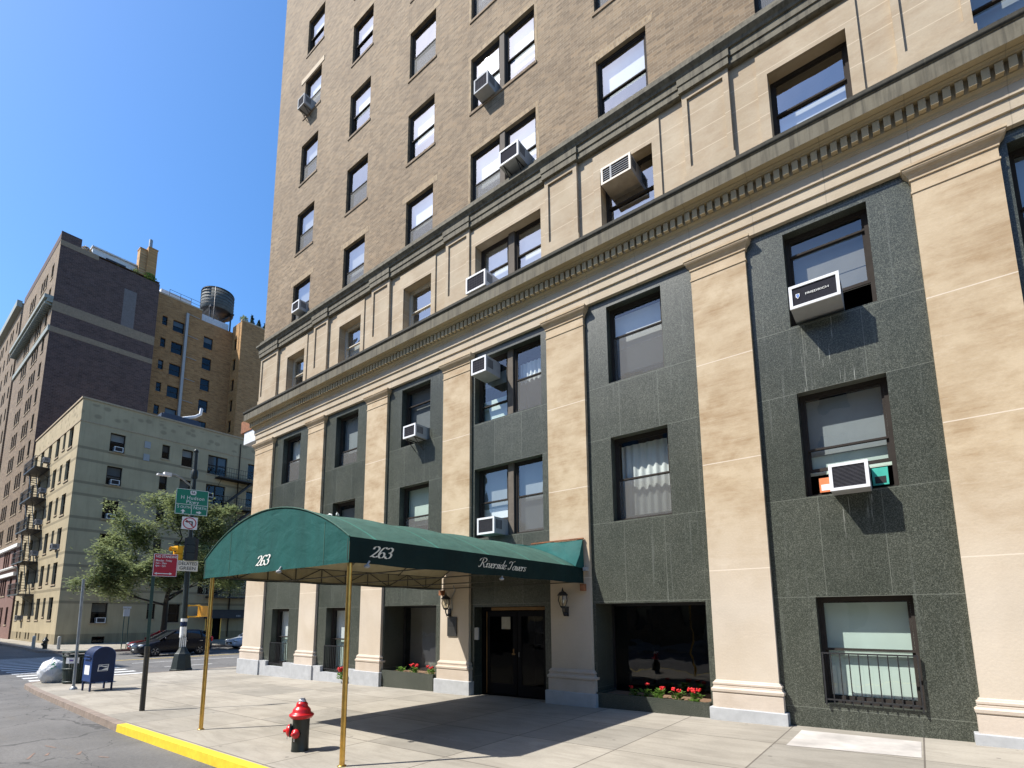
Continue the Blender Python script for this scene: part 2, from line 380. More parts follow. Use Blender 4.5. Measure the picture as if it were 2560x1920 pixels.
def asphalt(name='asphalt', a=(.125, .122, .118), b=(.21, .203, .195)):
    t = NT(name); p = t.pos()
    n1 = t.noise(p, .5, 6, .65, .6); n2 = t.noise(p, 70, 3, .7); n3 = t.noise(t.scale(p, (.25, 3, 1)), 1, 4, .6)
    col = t.ramp(n1, [(.3, a), (.72, b)])
    col = t.mix(.4, col, t.ramp(n2, [(.35, (.45, .45, .45)), (.65, (1, 1, 1))]), 'MULTIPLY')
    col = t.mix(t.math('MULTIPLY', t.ramp(n3, [(.58, (0, 0, 0)), (.68, (1, 1, 1))]), .35), col, (.16, .145, .125))
    n4 = t.noise(p, 22, 3, .75); col = t.mix(.35, col, t.ramp(n4, [(.36, (.4, .4, .4)), (.64, (1, 1, 1))]), 'MULTIPLY')
    wv = t.new('ShaderNodeTexNoise'); t.link(p, wv.inputs['Vector']); wv.inputs['Scale'].default_value = 1.3; wv.inputs['Detail'].default_value = 6
    ad = t.new('ShaderNodeVectorMath', operation='MULTIPLY_ADD'); t.link(wv.outputs['Color'], ad.inputs[0]); ad.inputs[1].default_value = (1.6, 1.6, 0); t.link(p, ad.inputs[2])
    v = t.new('ShaderNodeTexVoronoi', feature='DISTANCE_TO_EDGE'); t.link(t.scale(ad.outputs[0], (.28, .45, 0)), v.inputs['Vector']); v.inputs['Scale'].default_value = 1
    col = t.mix(t.math('MULTIPLY', t.math('LESS_THAN', v.outputs['Distance'], .006), .55), col, (.03, .03, .03))
    n5 = t.noise(t.scale(p, (.3, 1.6, 1)), 1.1, 5, .7, 1.5); col = t.mix(t.math('MULTIPLY', t.ramp(n5, [(.6, (0, 0, 0)), (.72, (1, 1, 1))]), .5), col, (.05, .048, .046))
    t.color(col); t.bump(n2, .4, .006); return t.set(.85, spec=.3)
asphalt()
def glass(name, ior=1.75, tint=(.75, .8, .82)):
    t = NT(name); t.n.remove(t.b)
    tr = t.new('ShaderNodeBsdfTransparent'); tr.inputs[0].default_value = (*tint, 1)
    gl = t.new('ShaderNodeBsdfGlossy'); gl.inputs['Roughness'].default_value = .015; gl.inputs[0].default_value = (.95, .97, 1, 1)
    g_ = t.new('ShaderNodeNewGeometry'); dt = t.new('ShaderNodeVectorMath', operation='DOT_PRODUCT'); t.link(g_.outputs['Incoming'], dt.inputs[0]); t.link(g_.outputs['Normal'], dt.inputs[1])
    f0 = ((ior - 1) / (ior + 1)) ** 2       # Schlick, the same from both sides of the sheet
    fres = t.math('MULTIPLY_ADD', t.math('POWER', t.math('SUBTRACT', 1, t.math('ABSOLUTE', dt.outputs['Value'])), 5), 1 - f0, f0)
    nz = t.noise(t.pos(), 1.6, 2, .4); bp = t.new('ShaderNodeBump'); t.link(nz, bp.inputs['Height']); bp.inputs['Strength'].default_value = .22; bp.inputs['Distance'].default_value = .03
    t.link(bp.outputs[0], gl.inputs['Normal'])
    mx = t.new('ShaderNodeMixShader'); t.link(fres, mx.inputs[0]); t.link(tr.outputs[0], mx.inputs[1]); t.link(gl.outputs[0], mx.inputs[2])
    t.link(mx.outputs[0], t.out.inputs[0]); return t.m
glass('window_glass', 2.0, (.86, .9, .9))
glass('dark_glass', 1.55, (.35, .38, .38))
glass('sky_glass', 3.6, (.86, .9, .9))
glass('far_glass', 1.5, (.55, .58, .6))
glass('door_glass', 1.16, (.2, .22, .22))
glass('lamp_glass', 1.45, (.95, .93, .85))
def see_through(name, c, a):
    t = NT(name); tr = t.new('ShaderNodeBsdfTransparent'); mx = t.new('ShaderNodeMixShader'); mx.inputs[0].default_value = a
    n = t.noise(t.pos(), 3, 3); t.color(t.ramp(n, [(.3, tuple(x * .9 for x in c)), (.7, c)])); t.set(.8)
    t.link(tr.outputs[0], mx.inputs[1]); t.link(t.b.outputs[0], mx.inputs[2]); t.link(mx.outputs[0], t.out.inputs[0]); return t.m
see_through('insect_screen', (.135, .135, .13), .62)
see_through('sheer_curtain', (.85, .87, .85), .8)

M = MATS
plain('bronze_frame', (.042, .036, .032), .8, 0, .12)
plain('taupe_frame', (.14, .12, .10), .8, 0, .12)
plain('cream_frame', (.55, .50, .40), .6)
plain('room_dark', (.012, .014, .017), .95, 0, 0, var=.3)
plain('white_blind', (.80, .80, .78), .7, var=.06, sc=3)
plain('grey_blind', (.28, .30, .31), .7, var=.08, sc=3)
plain('tan_blind', (.36, .34, .29), .7, var=.08, sc=3)
plain('tan_dim', (.20, .185, .16), .7, var=.12, sc=3)
plain('mint_blind', (.62, .72, .64), .7, var=.05, sc=3)
plain('dark_blind', (.16, .17, .18), .7, var=.1, sc=3)
plain('curtain_white', (.82, .83, .80), .8, var=.06, sc=5)
plain('ac_white', (.70, .71, .73), .6, 0, .2, var=.06)
plain('ac_grey', (.36, .37, .38), .7, 0, .15, var=.1)
plain('ac_dark', (.030, .030, .038), .9, 0, .05, var=.2, sc=40)
plain('ac_vent', (.075, .075, .085), .8, 0, .1)
plain('ac_beige', (.36, .31, .25), .5)
plain('black_iron', (.018, .018, .02), .5, var=.3)
plain('grey_plinth_paint', (.40, .41, .42), .7, var=.14, sc=5, bump=.1)
def fabric(name, c, seam=None):
    t = NT(name); p = t.pos(); xyz = t.sep(p); n = t.noise(t.scale(p, (3, 3, .5)), 1.2, 5, .6); n2 = t.noise(p, 180, 2)
    n3 = t.noise(t.scale(p, (.8, .8, .8)), 1.5, 4, .6, .8)
    col = t.ramp(n, [(.3, tuple(x * .8 for x in c)), (.7, tuple(x * 1.15 for x in c))])
    col = t.mix(t.math('MULTIPLY', t.ramp(n3, [(.4, (0, 0, 0)), (.7, (1, 1, 1))]), .3), col, tuple(min(1, x * 1.35 + .012) for x in c))
    if seam:
        s = t.math('COMPARE', t.math('FLOORED_MODULO', t.math('ADD', xyz[1], .18), 1.24), .62, .022)
        col = t.mix(t.math('MULTIPLY', s, .6), col, (.06, .26, .20))
    t.color(col); t.bump(t.math('ADD', t.math('MULTIPLY', n2, .06), t.noise(t.scale(p, (1, 1, 1.4)), 2.2, 3, .5, .6)), .55, .05); return t.set(.7, spec=.2)
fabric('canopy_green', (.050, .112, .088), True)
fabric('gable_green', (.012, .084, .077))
fabric('shaded_valance_green', (.0022, .017, .0165))  # same cloth as the canopy; the side's shade is put into this colour
plain('frame_tube', (.07, .07, .06), .6, 0, .2)
fabric('canopy_lining', (.38, .34, .22))
plain('letter_white', (.82, .82, .78), .6, var=.04)
plain('letter_faded', (.74, .72, .62), .6, var=.1)
plain('brass', (.66, .42, .12), .34, 1.0, var=.22, sc=9)
plain('hydrant_black', (.012, .016, .014), .38, var=.3, bump=.1)
plain('hydrant_red', (.52, .012, .016), .32, var=.14, bump=.06)
plain('hydrant_silver', (.62, .62, .66), .35, .6)
plain('hydrant_red_dull', (.20, .03, .03), .5)
plain('yellow_paint', (.74, .55, .035), .6, var=.16, sc=9, bump=.2)
plain('granite_curb', (.24, .19, .155), .8, var=.3, sc=5, bump=.2)
plain('rusty_steel', (.26, .10, .04), .8, var=.5, sc=7)
plain('galvanised', (.28, .30, .31), .5, .5, var=.2)
plain('brown_post', (.055, .050, .040), .6, .2, var=.3)
plain('green_post', (.055, .10, .075), .55, .2, var=.3)
plain('lamp_post_dark', (.020, .028, .026), .5, .2, var=.3)
plain('sign_green', (.004, .20, .11), .45, var=.05)
plain('sign_white', (.82, .82, .80), .5, var=.04)
plain('sign_cream', (.72, .68, .58), .5, var=.06)
plain('sign_red', (.48, .012, .03), .45, var=.06)
plain('sign_black', (.015, .015, .015), .5)
plain('traffic_yellow', (.80, .42, .02), .45, var=.1)
plain('signal_amber', (.75, .33, .03), .4, var=.1)
plain('mail_blue', (.010, .045, .17), .45, var=.15)
plain('mail_blue_label', (.75, .77, .78), .5, var=.04)
plain('mail_navy', (.009, .022, .070), .6, 0, .3)
plain('bin_green', (.010, .026, .021), .5, var=.25)
plain('bag_white', (.70, .72, .74), .42, var=.08, sc=9, bump=.0)
_t = NT('bag_film'); _p = _t.pos(); _n = _t.noise(_t.scale(_p, (1, 1, .7)), 9, 5, .62, 1.6); _t.color(_t.ramp(_n, [(.3, (.60, .62, .65)), (.7, (.74, .76, .78))])); _t.bump(_n, .9, .05); _t.set(.38, spec=.5)
plain('bag_print', (.10, .45, .22), .5)
plain('lettering_purple', (.16, .10, .35), .6)
plain('car_black', (.006, .007, .013), .3, 0, .4, var=.1)
plain('car_red', (.42, .012, .020), .2, 0, .7, var=.1)
plain('car_pale', (.55, .62, .72), .25, 0, .6, var=.05)
plain('tyre', (.014, .014, .015), .85)
plain('rim', (.42, .43, .45), .35, .8)
plain('chrome', (.75, .76, .78), .15, 1)
plain('headlamp', (.75, .78, .80), .12, .3)
plain('tail_red', (.55, .01, .015), .25)
plain('car_glass', (.012, .015, .018), .06, 0, .9)
plain('bark', (.045, .038, .030), .9, var=.4, sc=14, bump=.5)
plain('soil', (.20, .12, .07), .9, var=.4, sc=30, bump=.4)
plain('petal_red', (.62, .012, .014), .5, var=.25, sc=60)
plain('door_black', (.006, .006, .008), .6, 0, .1)
plain('dim_brass', (.20, .115, .045), .6, .5)  # brass with the dimness of the entrance recess put into its colour
plain('door_stile', (.05, .048, .045), .35, .3)
plain('paper_sheet', (.35, .33, .27), .7)
plain('tank_wood', (.085, .095, .095), .8, var=.35, sc=3)
plain('roof_white', (.62, .64, .66), .7)
plain('roof_dark', (.05, .05, .055), .8)
plain('tan_stone', (.42, .33, .22), .8, var=.2)
plain('band_stone', (.25, .19, .13), .85, var=.2)
plain('pale_patch', (.155, .14, .138), .9, var=.2)
plain('copper_green', (.27, .29, .255), .7, var=.2)
plain('faded_orange', (.22, .145, .11), .85, var=.3, sc=14)
plain('white_paint', (.62, .62, .60), .7, var=.25, sc=4, bump=.1)
plain('lane_yellow', (.55, .40, .10), .7, var=.25, sc=4)
plain('pale_concrete', (.46, .43, .395), .8, var=.26, sc=2.5, bump=.2)
plain('bollard_grey', (.42, .41, .37), .7)
plain('dark_tan', (.10, .085, .065), .85)
plain('terra_brick', (.22, .12, .095), .85, var=.2)
plain('blue_tarp', (.03, .05, .09), .6)
def leaf(name, a, b):
    t = NT(name); oi = t.new('ShaderNodeNewGeometry'); n = t.noise(oi.outputs['Position'], 1.3, 3)
    w = t.new('ShaderNodeTexWhiteNoise'); t.link(oi.outputs['Position'], w.inputs[0])
    t.color(t.mix(.35, t.ramp(n, [(.3, a), (.7, b)]), t.ramp(oi.outputs['Random Per Island'], [(0, (.35, .4, .3)), (1, (1, 1, 1))]), 'MULTIPLY'))
    t.b.inputs['Subsurface Weight'].default_value = 0
    tr = t.new('ShaderNodeBsdfTranslucent'); tr.inputs[0].default_value = (*b, 1); mx = t.new('ShaderNodeMixShader'); mx.inputs[0].default_value = .3
    t.link(t.b.outputs[0], mx.inputs[1]); t.link(tr.outputs[0], mx.inputs[2]); t.link(mx.outputs[0], t.out.inputs[0])
    return t.set(.6, spec=.3)
leaf('leaf_locust', (.14, .19, .07), (.32, .37, .17))
leaf('leaf_dark', (.012, .022, .012), (.03, .05, .022))
leaf('leaf_bright', (.06, .14, .02), (.18, .32, .06))
leaf('leaf_dry', (.20, .15, .08), (.34, .26, .14))
def emit(name, c, s):
    t = NT(name); t.color(c); t.b.inputs['Emission Color'].default_value = (*c, 1); t.b.inputs['Emission Strength'].default_value = s; return t.m
emit('amber_lamp', (1.0, .36, .06), .8)

# ------------------------------------------------------------------ ground, roads, pavements
def gz(x):                      # pavement level: the street falls towards the avenue
    if x > -22: return .0195 * (x + 9)
    if x > -28: return -.2535
    return -.2535 + min(1, (-28 - x) / 22) * .2335
def rz(x):
    if x > -24: return gz(x) - .13
    if x > -42: return -.385 + .05 * math.sin((-24 - x) / 18 * math.pi) + (-24 - x) / 18 * .05
    return gz(x) - .15
def grid_sheet(xs, ys, f, mb=None):
    mb = mb or MB(); V = [(x, y, f(x)) for x in xs for y in ys]; n = len(ys)
    return mb.add(V, [(i * n + j, (i + 1) * n + j, (i + 1) * n + j + 1, i * n + j + 1) for i in range(len(xs) - 1) for j in range(n - 1)])
XS = [-600, -300, -150, -100, -75] + [-65 + i for i in range(0, 66)] + [3, 6, 10, 20, 40, 80, 150, 300]
g = grid_sheet(XS, [-400, -150, -60, -19, 0, 45, 150, 500], rz)
struct('road', g, M['asphalt'])
def slab(outline, top, name, mat, skirt=.35):
    """pavement slab: flat polygon cut into strips along x, with a kerb face down its edge"""
    mb = MB(); k = len(outline)
    bm = bmesh.new(); vs = [bm.verts.new((x, y, 0)) for x, y in outline]; bm.faces.new(vs)
    xs = [x for x in range(int(min(p[0] for p in outline)), int(max(p[0] for p in outline)) + 1) if abs(x) <= 60]
    for x in xs:
        bmesh.ops.bisect_plane(bm, geom=bm.verts[:] + bm.edges[:] + bm.faces[:], plane_co=(x, 0, 0), plane_no=(1, 0, 0))
    bm.verts.ensure_lookup_table()
    for i, v in enumerate(bm.verts): v.index = i
    V = [(v.co.x, v.co.y, top(v.co.x)) for v in bm.verts]
    F = [[v.index for v in f.verts] for f in bm.faces]
    mb.add(V, F)
    for e in bm.edges:
        if len(e.link_faces) == 1:
            a, b = e.verts[0].co, e.verts[1].co
            mb.quad((a.x, a.y, top(a.x)), (b.x, b.y, top(b.x)), (b.x, b.y, top(b.x) - skirt), (a.x, a.y, top(a.x) - skirt))
    bm.free()
    return struct(name, mb, mat)
def arc(cx, cy, r, a0, a1, n=8):
    return [(cx + r * math.cos(R(a0 + (a1 - a0) * i / n)), cy + r * math.sin(R(a0 + (a1 - a0) * i / n))) for i in range(n + 1)]
KY, KX = -6.92, -25.2            # kerb lines of the near corner
near_edge = [(40, KY)] + [(-12.5, KY)] + [(-17.5, -6.70), (-22, -6.50)] + list(reversed(arc(KX + 1.1, -5.3, 1.1, 180, 265))) + [(KX, 60)]
ins = [(40, KY + .16)] + [(-12.5, KY + .16)] + [(-17.5, -6.54), (-22, -6.34)] + list(reversed(arc(KX + 1.1, -5.3, .94, 180, 265))) + [(KX + .16, 60)]
slab(ins + [(-22.3, 60), (-22.3, .3), (40, .3)], gz, 'pavement', M['sidewalk_concrete'])
def kerb(outer, inner, name, mat, dz=.006, f=gz):
    mb = MB()
    o2 = []; i2 = []
    for (a, b), (c, d) in zip(zip(outer, outer[1:]), zip(inner, inner[1:])):
        n = max(1, int(math.hypot(b[0] - a[0], b[1] - a[1]) / 1.0))
        for t in range(n):
            o2.append((a[0] + (b[0] - a[0]) * t / n, a[1] + (b[1] - a[1]) * t / n)); i2.append((c[0] + (d[0] - c[0]) * t / n, c[1] + (d[1] - c[1]) * t / n))
    o2.append(outer[-1]); i2.append(inner[-1])
    for k in range(len(o2) - 1):
        a, b, c, d = o2[k], o2[k + 1], i2[k + 1], i2[k]
        za, zb = f(a[0]) + dz, f(b[0]) + dz
        g = .012 if k % 2 else .0
        mb.quad((a[0], a[1], za), (b[0], b[1], zb), (c[0], c[1], zb), (d[0], d[1], za))
        mb.quad((a[0], a[1], za), (b[0], b[1], zb), (b[0], b[1] - .02, zb - .4), (a[0], a[1] - .02, za - .4))
    return struct(name, mb, mat)
yel_o = [(40, KY), (-12.5, KY)]; yel_i = [(40, KY + .16), (-12.5, KY + .16)]
kerb(yel_o, yel_i, 'yellow_kerb', M['yellow_paint'])
kerb(near_edge[1:], ins[1:], 'kerb', M['granite_curb'])
# far corner of the avenue
fo = [(-42.5, 60)] + list(reversed(arc(-45.1, .1, 2.6, 270, 360))) + [(-140, -2.5)]
fi = [(-42.66, 60)] + list(reversed(arc(-45.1, .1, 2.44, 270, 360))) + [(-140, -2.34)]
slab(fi + [(-140, .5), (-52.2, .5), (-52.2, 60)], gz, 'far_pavement', M['sidewalk_concrete'])
kerb(fo, fi, 'far_kerb', M['granite_curb'])
# pavement on the other side of the street
slab([(40, -20), (-25, -20), (-25, -27), (40, -27)], gz, 'opposite_pavement', M['sidewalk_concrete'])
slab([(-42.5, -20), (-42.5, -60), (-140, -60), (-140, -20)], gz, 'opposite_far_pavement', M['sidewalk_concrete'])
# painted markings, 4 mm above the road
mk = MB()
def stripe(mb, x0, x1, y0, y1, dz=.005):
    n = max(1, int(abs(x1 - x0) / 1.0))
    for i in range(n):
        a = x0 + (x1 - x0) * i / n; b = x0 + (x1 - x0) * (i + 1) / n
        mb.quad((a, y0, rz(a) + dz), (b, y0, rz(b) + dz), (b, y1, rz(b) + dz), (a, y1, rz(a) + dz))
x = -26.3
while x > -41.8:
    stripe(mk, x - .42, x, -5.9, -2.1); x -= 1.12
struct('crosswalk', mk, M['white_paint'])
mk = MB()
for y in (-7.0, -8.3, -9.6, -10.9): stripe(mk, -28.3, -25.6, y - .55, y)
struct('street_crosswalk', mk, M['white_paint'])
mk = MB()
stripe(mk, -25.75, -25.6, -1.6, 60)
for y in range(-1, 40, 5): stripe(mk, -28.65, -28.52, y + .4, y + 2.6)
stripe(mk, -31.9, -31.77, -1.0, 4.6)
for y in (8, 14, 20): stripe(mk, -31.9, -31.77, y, y + 3)
struct('lane_markings', mk, M['white_paint'])
mk = MB(); rp = random.Random(8)
for i in range(8):
    x = -9.2 - rp.uniform(0, 4.6); y = -7.75 - rp.uniform(0, .9); l_ = rp.uniform(.1, .5); w_ = rp.uniform(.015, .05); a_ = rp.uniform(-.5, .5)
    dx, dy = l_ * math.cos(a_), l_ * math.sin(a_); q = [(x, y), (x + dx, y + dy), (x + dx - w_ * math.sin(a_), y + dy + w_), (x - w_, y + w_)]
    mk.add([(a, b, rz(a) + .004) for a, b in q], [(0, 1, 2, 3)])
struct('utility_marks', mk, M['faded_orange'])
mk = MB(); stripe(mk, -34.4, -34.28, -1, 60); stripe(mk, -34.7, -34.58, -1, 60)
struct('centre_line', mk, M['lane_yellow'])
mk = MB()
mk.quad((-1.70, -1.62, gz(-1.7) + .004), (-.15, -1.42, gz(-.15) + .004), (-.15, -.30, gz(-.15) + .004), (-1.70, -.30, gz(-1.7) + .004))
struct('pavement_patch', mk, M['pale_concrete'])

# ------------------------------------------------------------------ the apartment building
XL, XR = -22.112, 13.0
ROOT = thing('apartment_building', 'brown brick apartment building on a limestone base with dark green granite bays', 'building', (-10, 0, 0))
def FP(y0):
    return lambda u, v, d: (u, y0 + d, v)
GY, AY, BY = .09, .07, .04         # granite, attic wall and brick planes
HW = .536
piers = [PX0 + i * BAY for i in range(7)]
BC = [PX0 + (i - .5) * BAY for i in range(8)]      # bay centres: AB, BC, CD, DE(door), EF, FG, GH...
pier_prof_base = [(.06, .34), (.06, .60), (.05, .62), (.075, .635), (.08, .68), (.06, .70), (.045, .71), (.045, .735), (.035, .745), (.05, .76), (.05, .79), (.03, .805), (.022, .825), (0, .84)]
pier_prof_cap = [(0, 9.07), (.014, 9.07), (.014, 9.105), (0, 9.11), (0, 9.30), (.02, 9.305), (.02, 9.345), (.03, 9.36), (.05, 9.40), (.085, 9.44), (.10, 9.47), (.10, 9.50), (.115, 9.505), (.115, 9.55)]
def pier(x0, x1):
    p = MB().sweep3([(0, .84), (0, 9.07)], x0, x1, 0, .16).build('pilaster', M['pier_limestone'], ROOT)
    MB().sweep3(pier_prof_base, x0, x1, 0, .16).build('pilaster_base', M['base_limestone'], p)
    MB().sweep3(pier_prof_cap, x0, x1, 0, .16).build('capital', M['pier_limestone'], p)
    MB().sweep3([(.115, -.7), (.115, .335), (.105, .345)], x0, x1, 0, .17).build('plinth', M['grey_plinth_paint'], p)
pier(XL, -20.585)
for c in piers: pier(c - HW, c + HW)

# openings of the granite bays: (x0, x1, z0, z1)
H3, H2, H1 = (7.42, 9.35), (4.14, 6.10), (.55, 2.35)
W = .665
def single(c): return (c - W, c + W)
DX = {'D': (-9.31, -7.03), 'H': (1.76, 4.04)}
BX = {0: -19.22, 1: -15.47, 2: -11.81, 4: -4.48, 5: -.715}
gran = []
for b, c in BX.items():
    a, d = single(c)
    gran += [(a, d, *H3), (a, d, *H2)]
gran += [(-19.97, -18.72, .20, 2.35), (-16.23, -14.98, .20, 2.35)]
gran += [(-13.04, -10.75, .10, 2.36, .85), (-5.66, -3.25, .10, 2.31, .85), (-1.38, -.05, .56, 2.35)]
gran += [(*DX['D'], *H3), (*DX['D'], *H2), (-9.30, -7.03, -.4, 2.28)]
gran += [(*DX['H'], *H3), (*DX['H'], *H2), (*DX['H'], .5, 2.3)]
mb = MB()
mb.holed(FP(GY), -20.7, XR, -.7, 9.57, gran, .32)
mb.build('granite_wall', M['green_granite'], ROOT)
# grey painted base under the two left bays, notched below the windows
for a, d, c in ((-20.47, -17.99, -19.345), (-16.69, -14.30, -15.6)):
    mb = MB(); mb.box(a, c - .64, -.06, .12, -.7, .35); mb.box(c + .64, d, -.06, .12, -.7, .35); mb.box(c - .64, c + .64, -.06, .12, -.7, .17)
    mb.build('plinth_course', M['grey_plinth_paint'], ROOT)

# entablature, attic, belt and brick
XE = XR + 1
MB().sweep3([(-.01, 9.555), (.0, 9.56), (0, 9.79), (.035, 9.795), (.035, 10.0), (.07, 10.005), (.07, 10.2), (.09, 10.205), (.09, 10.215)], XL, XE, 0, .4).build('architrave', M['entablature_stone'], ROOT)
co = MB().sweep3([(.09, 10.217), (.10, 10.225), (.11, 10.26), (.14, 10.295), (.15, 10.30), (.15, 10.535), (.26, 10.54), (.27, 10.575), (.30, 10.60), (.30, 10.615), (.42, 10.622)], XL, XE, 0, .4).build('cornice_soffit', M['soffit_stone'], ROOT)
dm = MB(); x = XL - .2; k = 0
while x < XE:
    dm.box(x, x + .098, -.243, -.151, 10.325, 10.52); x += .155
for i in range(3):
    y = -.2 + .155 * i; dm.box(XL - .243, XL - .151, y + .1, y + .2, 10.325, 10.52)
dm.build('dentils', M['soffit_stone'], co)
MB().sweep3([(.42, 10.624), (.42, 10.925), (.435, 10.93), (.455, 10.96), (.46, 10.975), (.46, 11.04), (.30, 11.10), (.02, 11.16)], XL, XE, 0, .4).build('cornice', M['weathered_stone'], ROOT)
# attic storey
AZ = (11.41, 12.95)
att = []
for b, c in BX.items(): att.append((c - W, c + W, *AZ))
att += [(-9.27, -6.93, *AZ), (1.55, 4.2, *AZ)]
aw = MB().holed(FP(AY), XL, XE, 11.0, 13.64, att, .30).build('attic_wall', M['attic_stone'], ROOT)
for h in att:
    sr = MB()      # raised surround of each opening
    a, d = h[0] - .19, h[1] + .19
    sr.holed(FP(.03), a, d, 11.0, 13.48, [(h[0] , h[1], 11.40, h[3])], .05)
    for xx in (a, d): sr.quad((xx, .03, 11.0), (xx, .03, 13.48), (xx, .075, 13.48), (xx, .075, 11.0))
    sr.quad((a, .03, 13.48), (d, .03, 13.48), (d, .075, 13.48), (a, .075, 13.48))
    sr.build('window_surround', M['attic_stone'], aw)
def panel(x0, x1):
    ap = MB()
    y = -.025
    ap.holed(FP(y), x0, x1, 11.56, 13.62, [(x0 + .11, x1 - .11, 11.74, 13.45)], .05)
    ap.quad((x0 + .11, y + .045, 11.74), (x1 - .11, y + .045, 11.74), (x1 - .11, y + .045, 13.45), (x0 + .11, y + .045, 13.45))
    for xx in (x0, x1): ap.quad((xx, y, 11.2), (xx, y, 13.62), (xx, .08, 13.62), (xx, .08, 11.2))
    ap.box(x0 - .03, x1 + .03, -.05, .02, 11.16, 11.56)
    ap.build('attic_panel', M['attic_stone'], aw)
for c in piers: panel(c - .49, c + .49)
panel(XL + .012, -20.62)
bl = MB(); bl.box(XL - .03, XE, -.045, .071, 11.1, 11.395); bl.build('blocking_course', M['attic_stone'], aw)
be = MB().sweep3([(.02, 13.60), (.05, 13.625), (.05, 13.78), (.075, 13.79), (.075, 13.96), (.11, 13.97), (.13, 14.03), (.19, 14.10), (.20, 14.115), (.20, 14.19), (.17, 14.21), (.11, 14.28), (.085, 14.30), (.085, 14.38), (.05, 14.39), (-.02, 14.485)], XL, XE, 0, .4).build('belt_course', M['weathered_stone'], ROOT)
for a, d in [(c - .53, c + .53) for c in piers] + [(XL - .06, -20.58)]:
    MB().sweep3([(.0, 13.615), (.0, 13.783), (.02, 13.795), (.02, 13.955)], a, d, -.10, 0).build('belt_break', M['weathered_stone'], be)
# brick field
rows = [(14.2, 16.20), (17.69, 19.65), (21.12, 23.10), (24.56, 26.50), (27.9, 29.85), (31.3, 33.3), (34.7, 36.7)]
bh = []
BXB = {0: -19.09, 1: -15.42, 2: -11.80, 4: -4.49, 5: -.83}
for c in BXB.values():
    for z0, z1 in rows: bh.append((c - .665, c + .665, z0, z1))
DB = (-9.48, -7.04)
for z0, z1 in rows: bh.append((*DB, z0, z1)); bh.append((1.55, 4.0, z0, z1))
bw = MB().holed(FP(BY), -22.08, XE, 14.3, 42, bh, .16).build('brick_wall', M['tan_brick'], ROOT)
sb = MB(); sb.quad((-22.08, BY, -.7), (-22.08, 22, -.7), (-22.08, 22, 42), (-22.08, BY, 42)); sb.quad((XE, BY, -.7), (XE, 22, -.7), (XE, 22, 42), (XE, BY, 42)); sb.quad((-22.08, 22, -.7), (XE, 22, -.7), (XE, 22, 42), (-22.08, 22, 42)); sb.quad((-22.08, BY, 42), (XE, BY, 42), (XE, 22, 42), (-22.08, 22, 42))
sb.build('rear_walls', M['dark_tan'], ROOT)  # dark tone set to keep this wall dim in the far window reflections
# sills and lighter soldier courses over openings
for h in bh:
    if h[2] > 15: MB().box(h[0] - .06, h[1] + .06, BY - .03, BY + .1, h[2] - .085, h[2]).build('brick_sill', M['brown_brick'], bw)
for c, z in ((BXB[1], 16.2), (BXB[0], 16.2), (BXB[2], 16.2), (BXB[4], 16.2), (BXB[5], 16.2), (BXB[2], 23.1), (BXB[1], 26.5)):
    MB().box(c - .86, c + .86, BY - .004, BY + .05, z + .003, z + .23).build('soldier_course', M['pale_brick'], bw)
for z0, z1 in rows[:4]:
    so = MB(); so.box(DB[0] - .12, DB[1] + .12, BY - .004, BY + .05, z1 + .003, z1 + .15)
    for a, d in ((DB[0] - .10, DB[0] - .003), (DB[1] + .003, DB[1] + .10)): so.box(a, d, BY - .004, BY + .05, max(z0 - .08, 14.3), z1)
    so.build('brick_surround', M['pale_brick'], bw)
lt = MB(); lt.box(BXB[0] - 1.0, BXB[0] + .85, BY - .02, BY + .05, 26.55, 26.80); lt.build('stone_lintel', M['tan_stone'], bw)
# drip stone seen at the corner, rainwater strip on the door pier
sp = MB(); sp.box(XL - .16, XL - .002, .0, .3, 5.62, 5.80); sp.box(XL - .11, XL - .002, .02, .28, 5.5, 5.62); sp.build('corner_moulding', M['base_limestone'], ROOT)

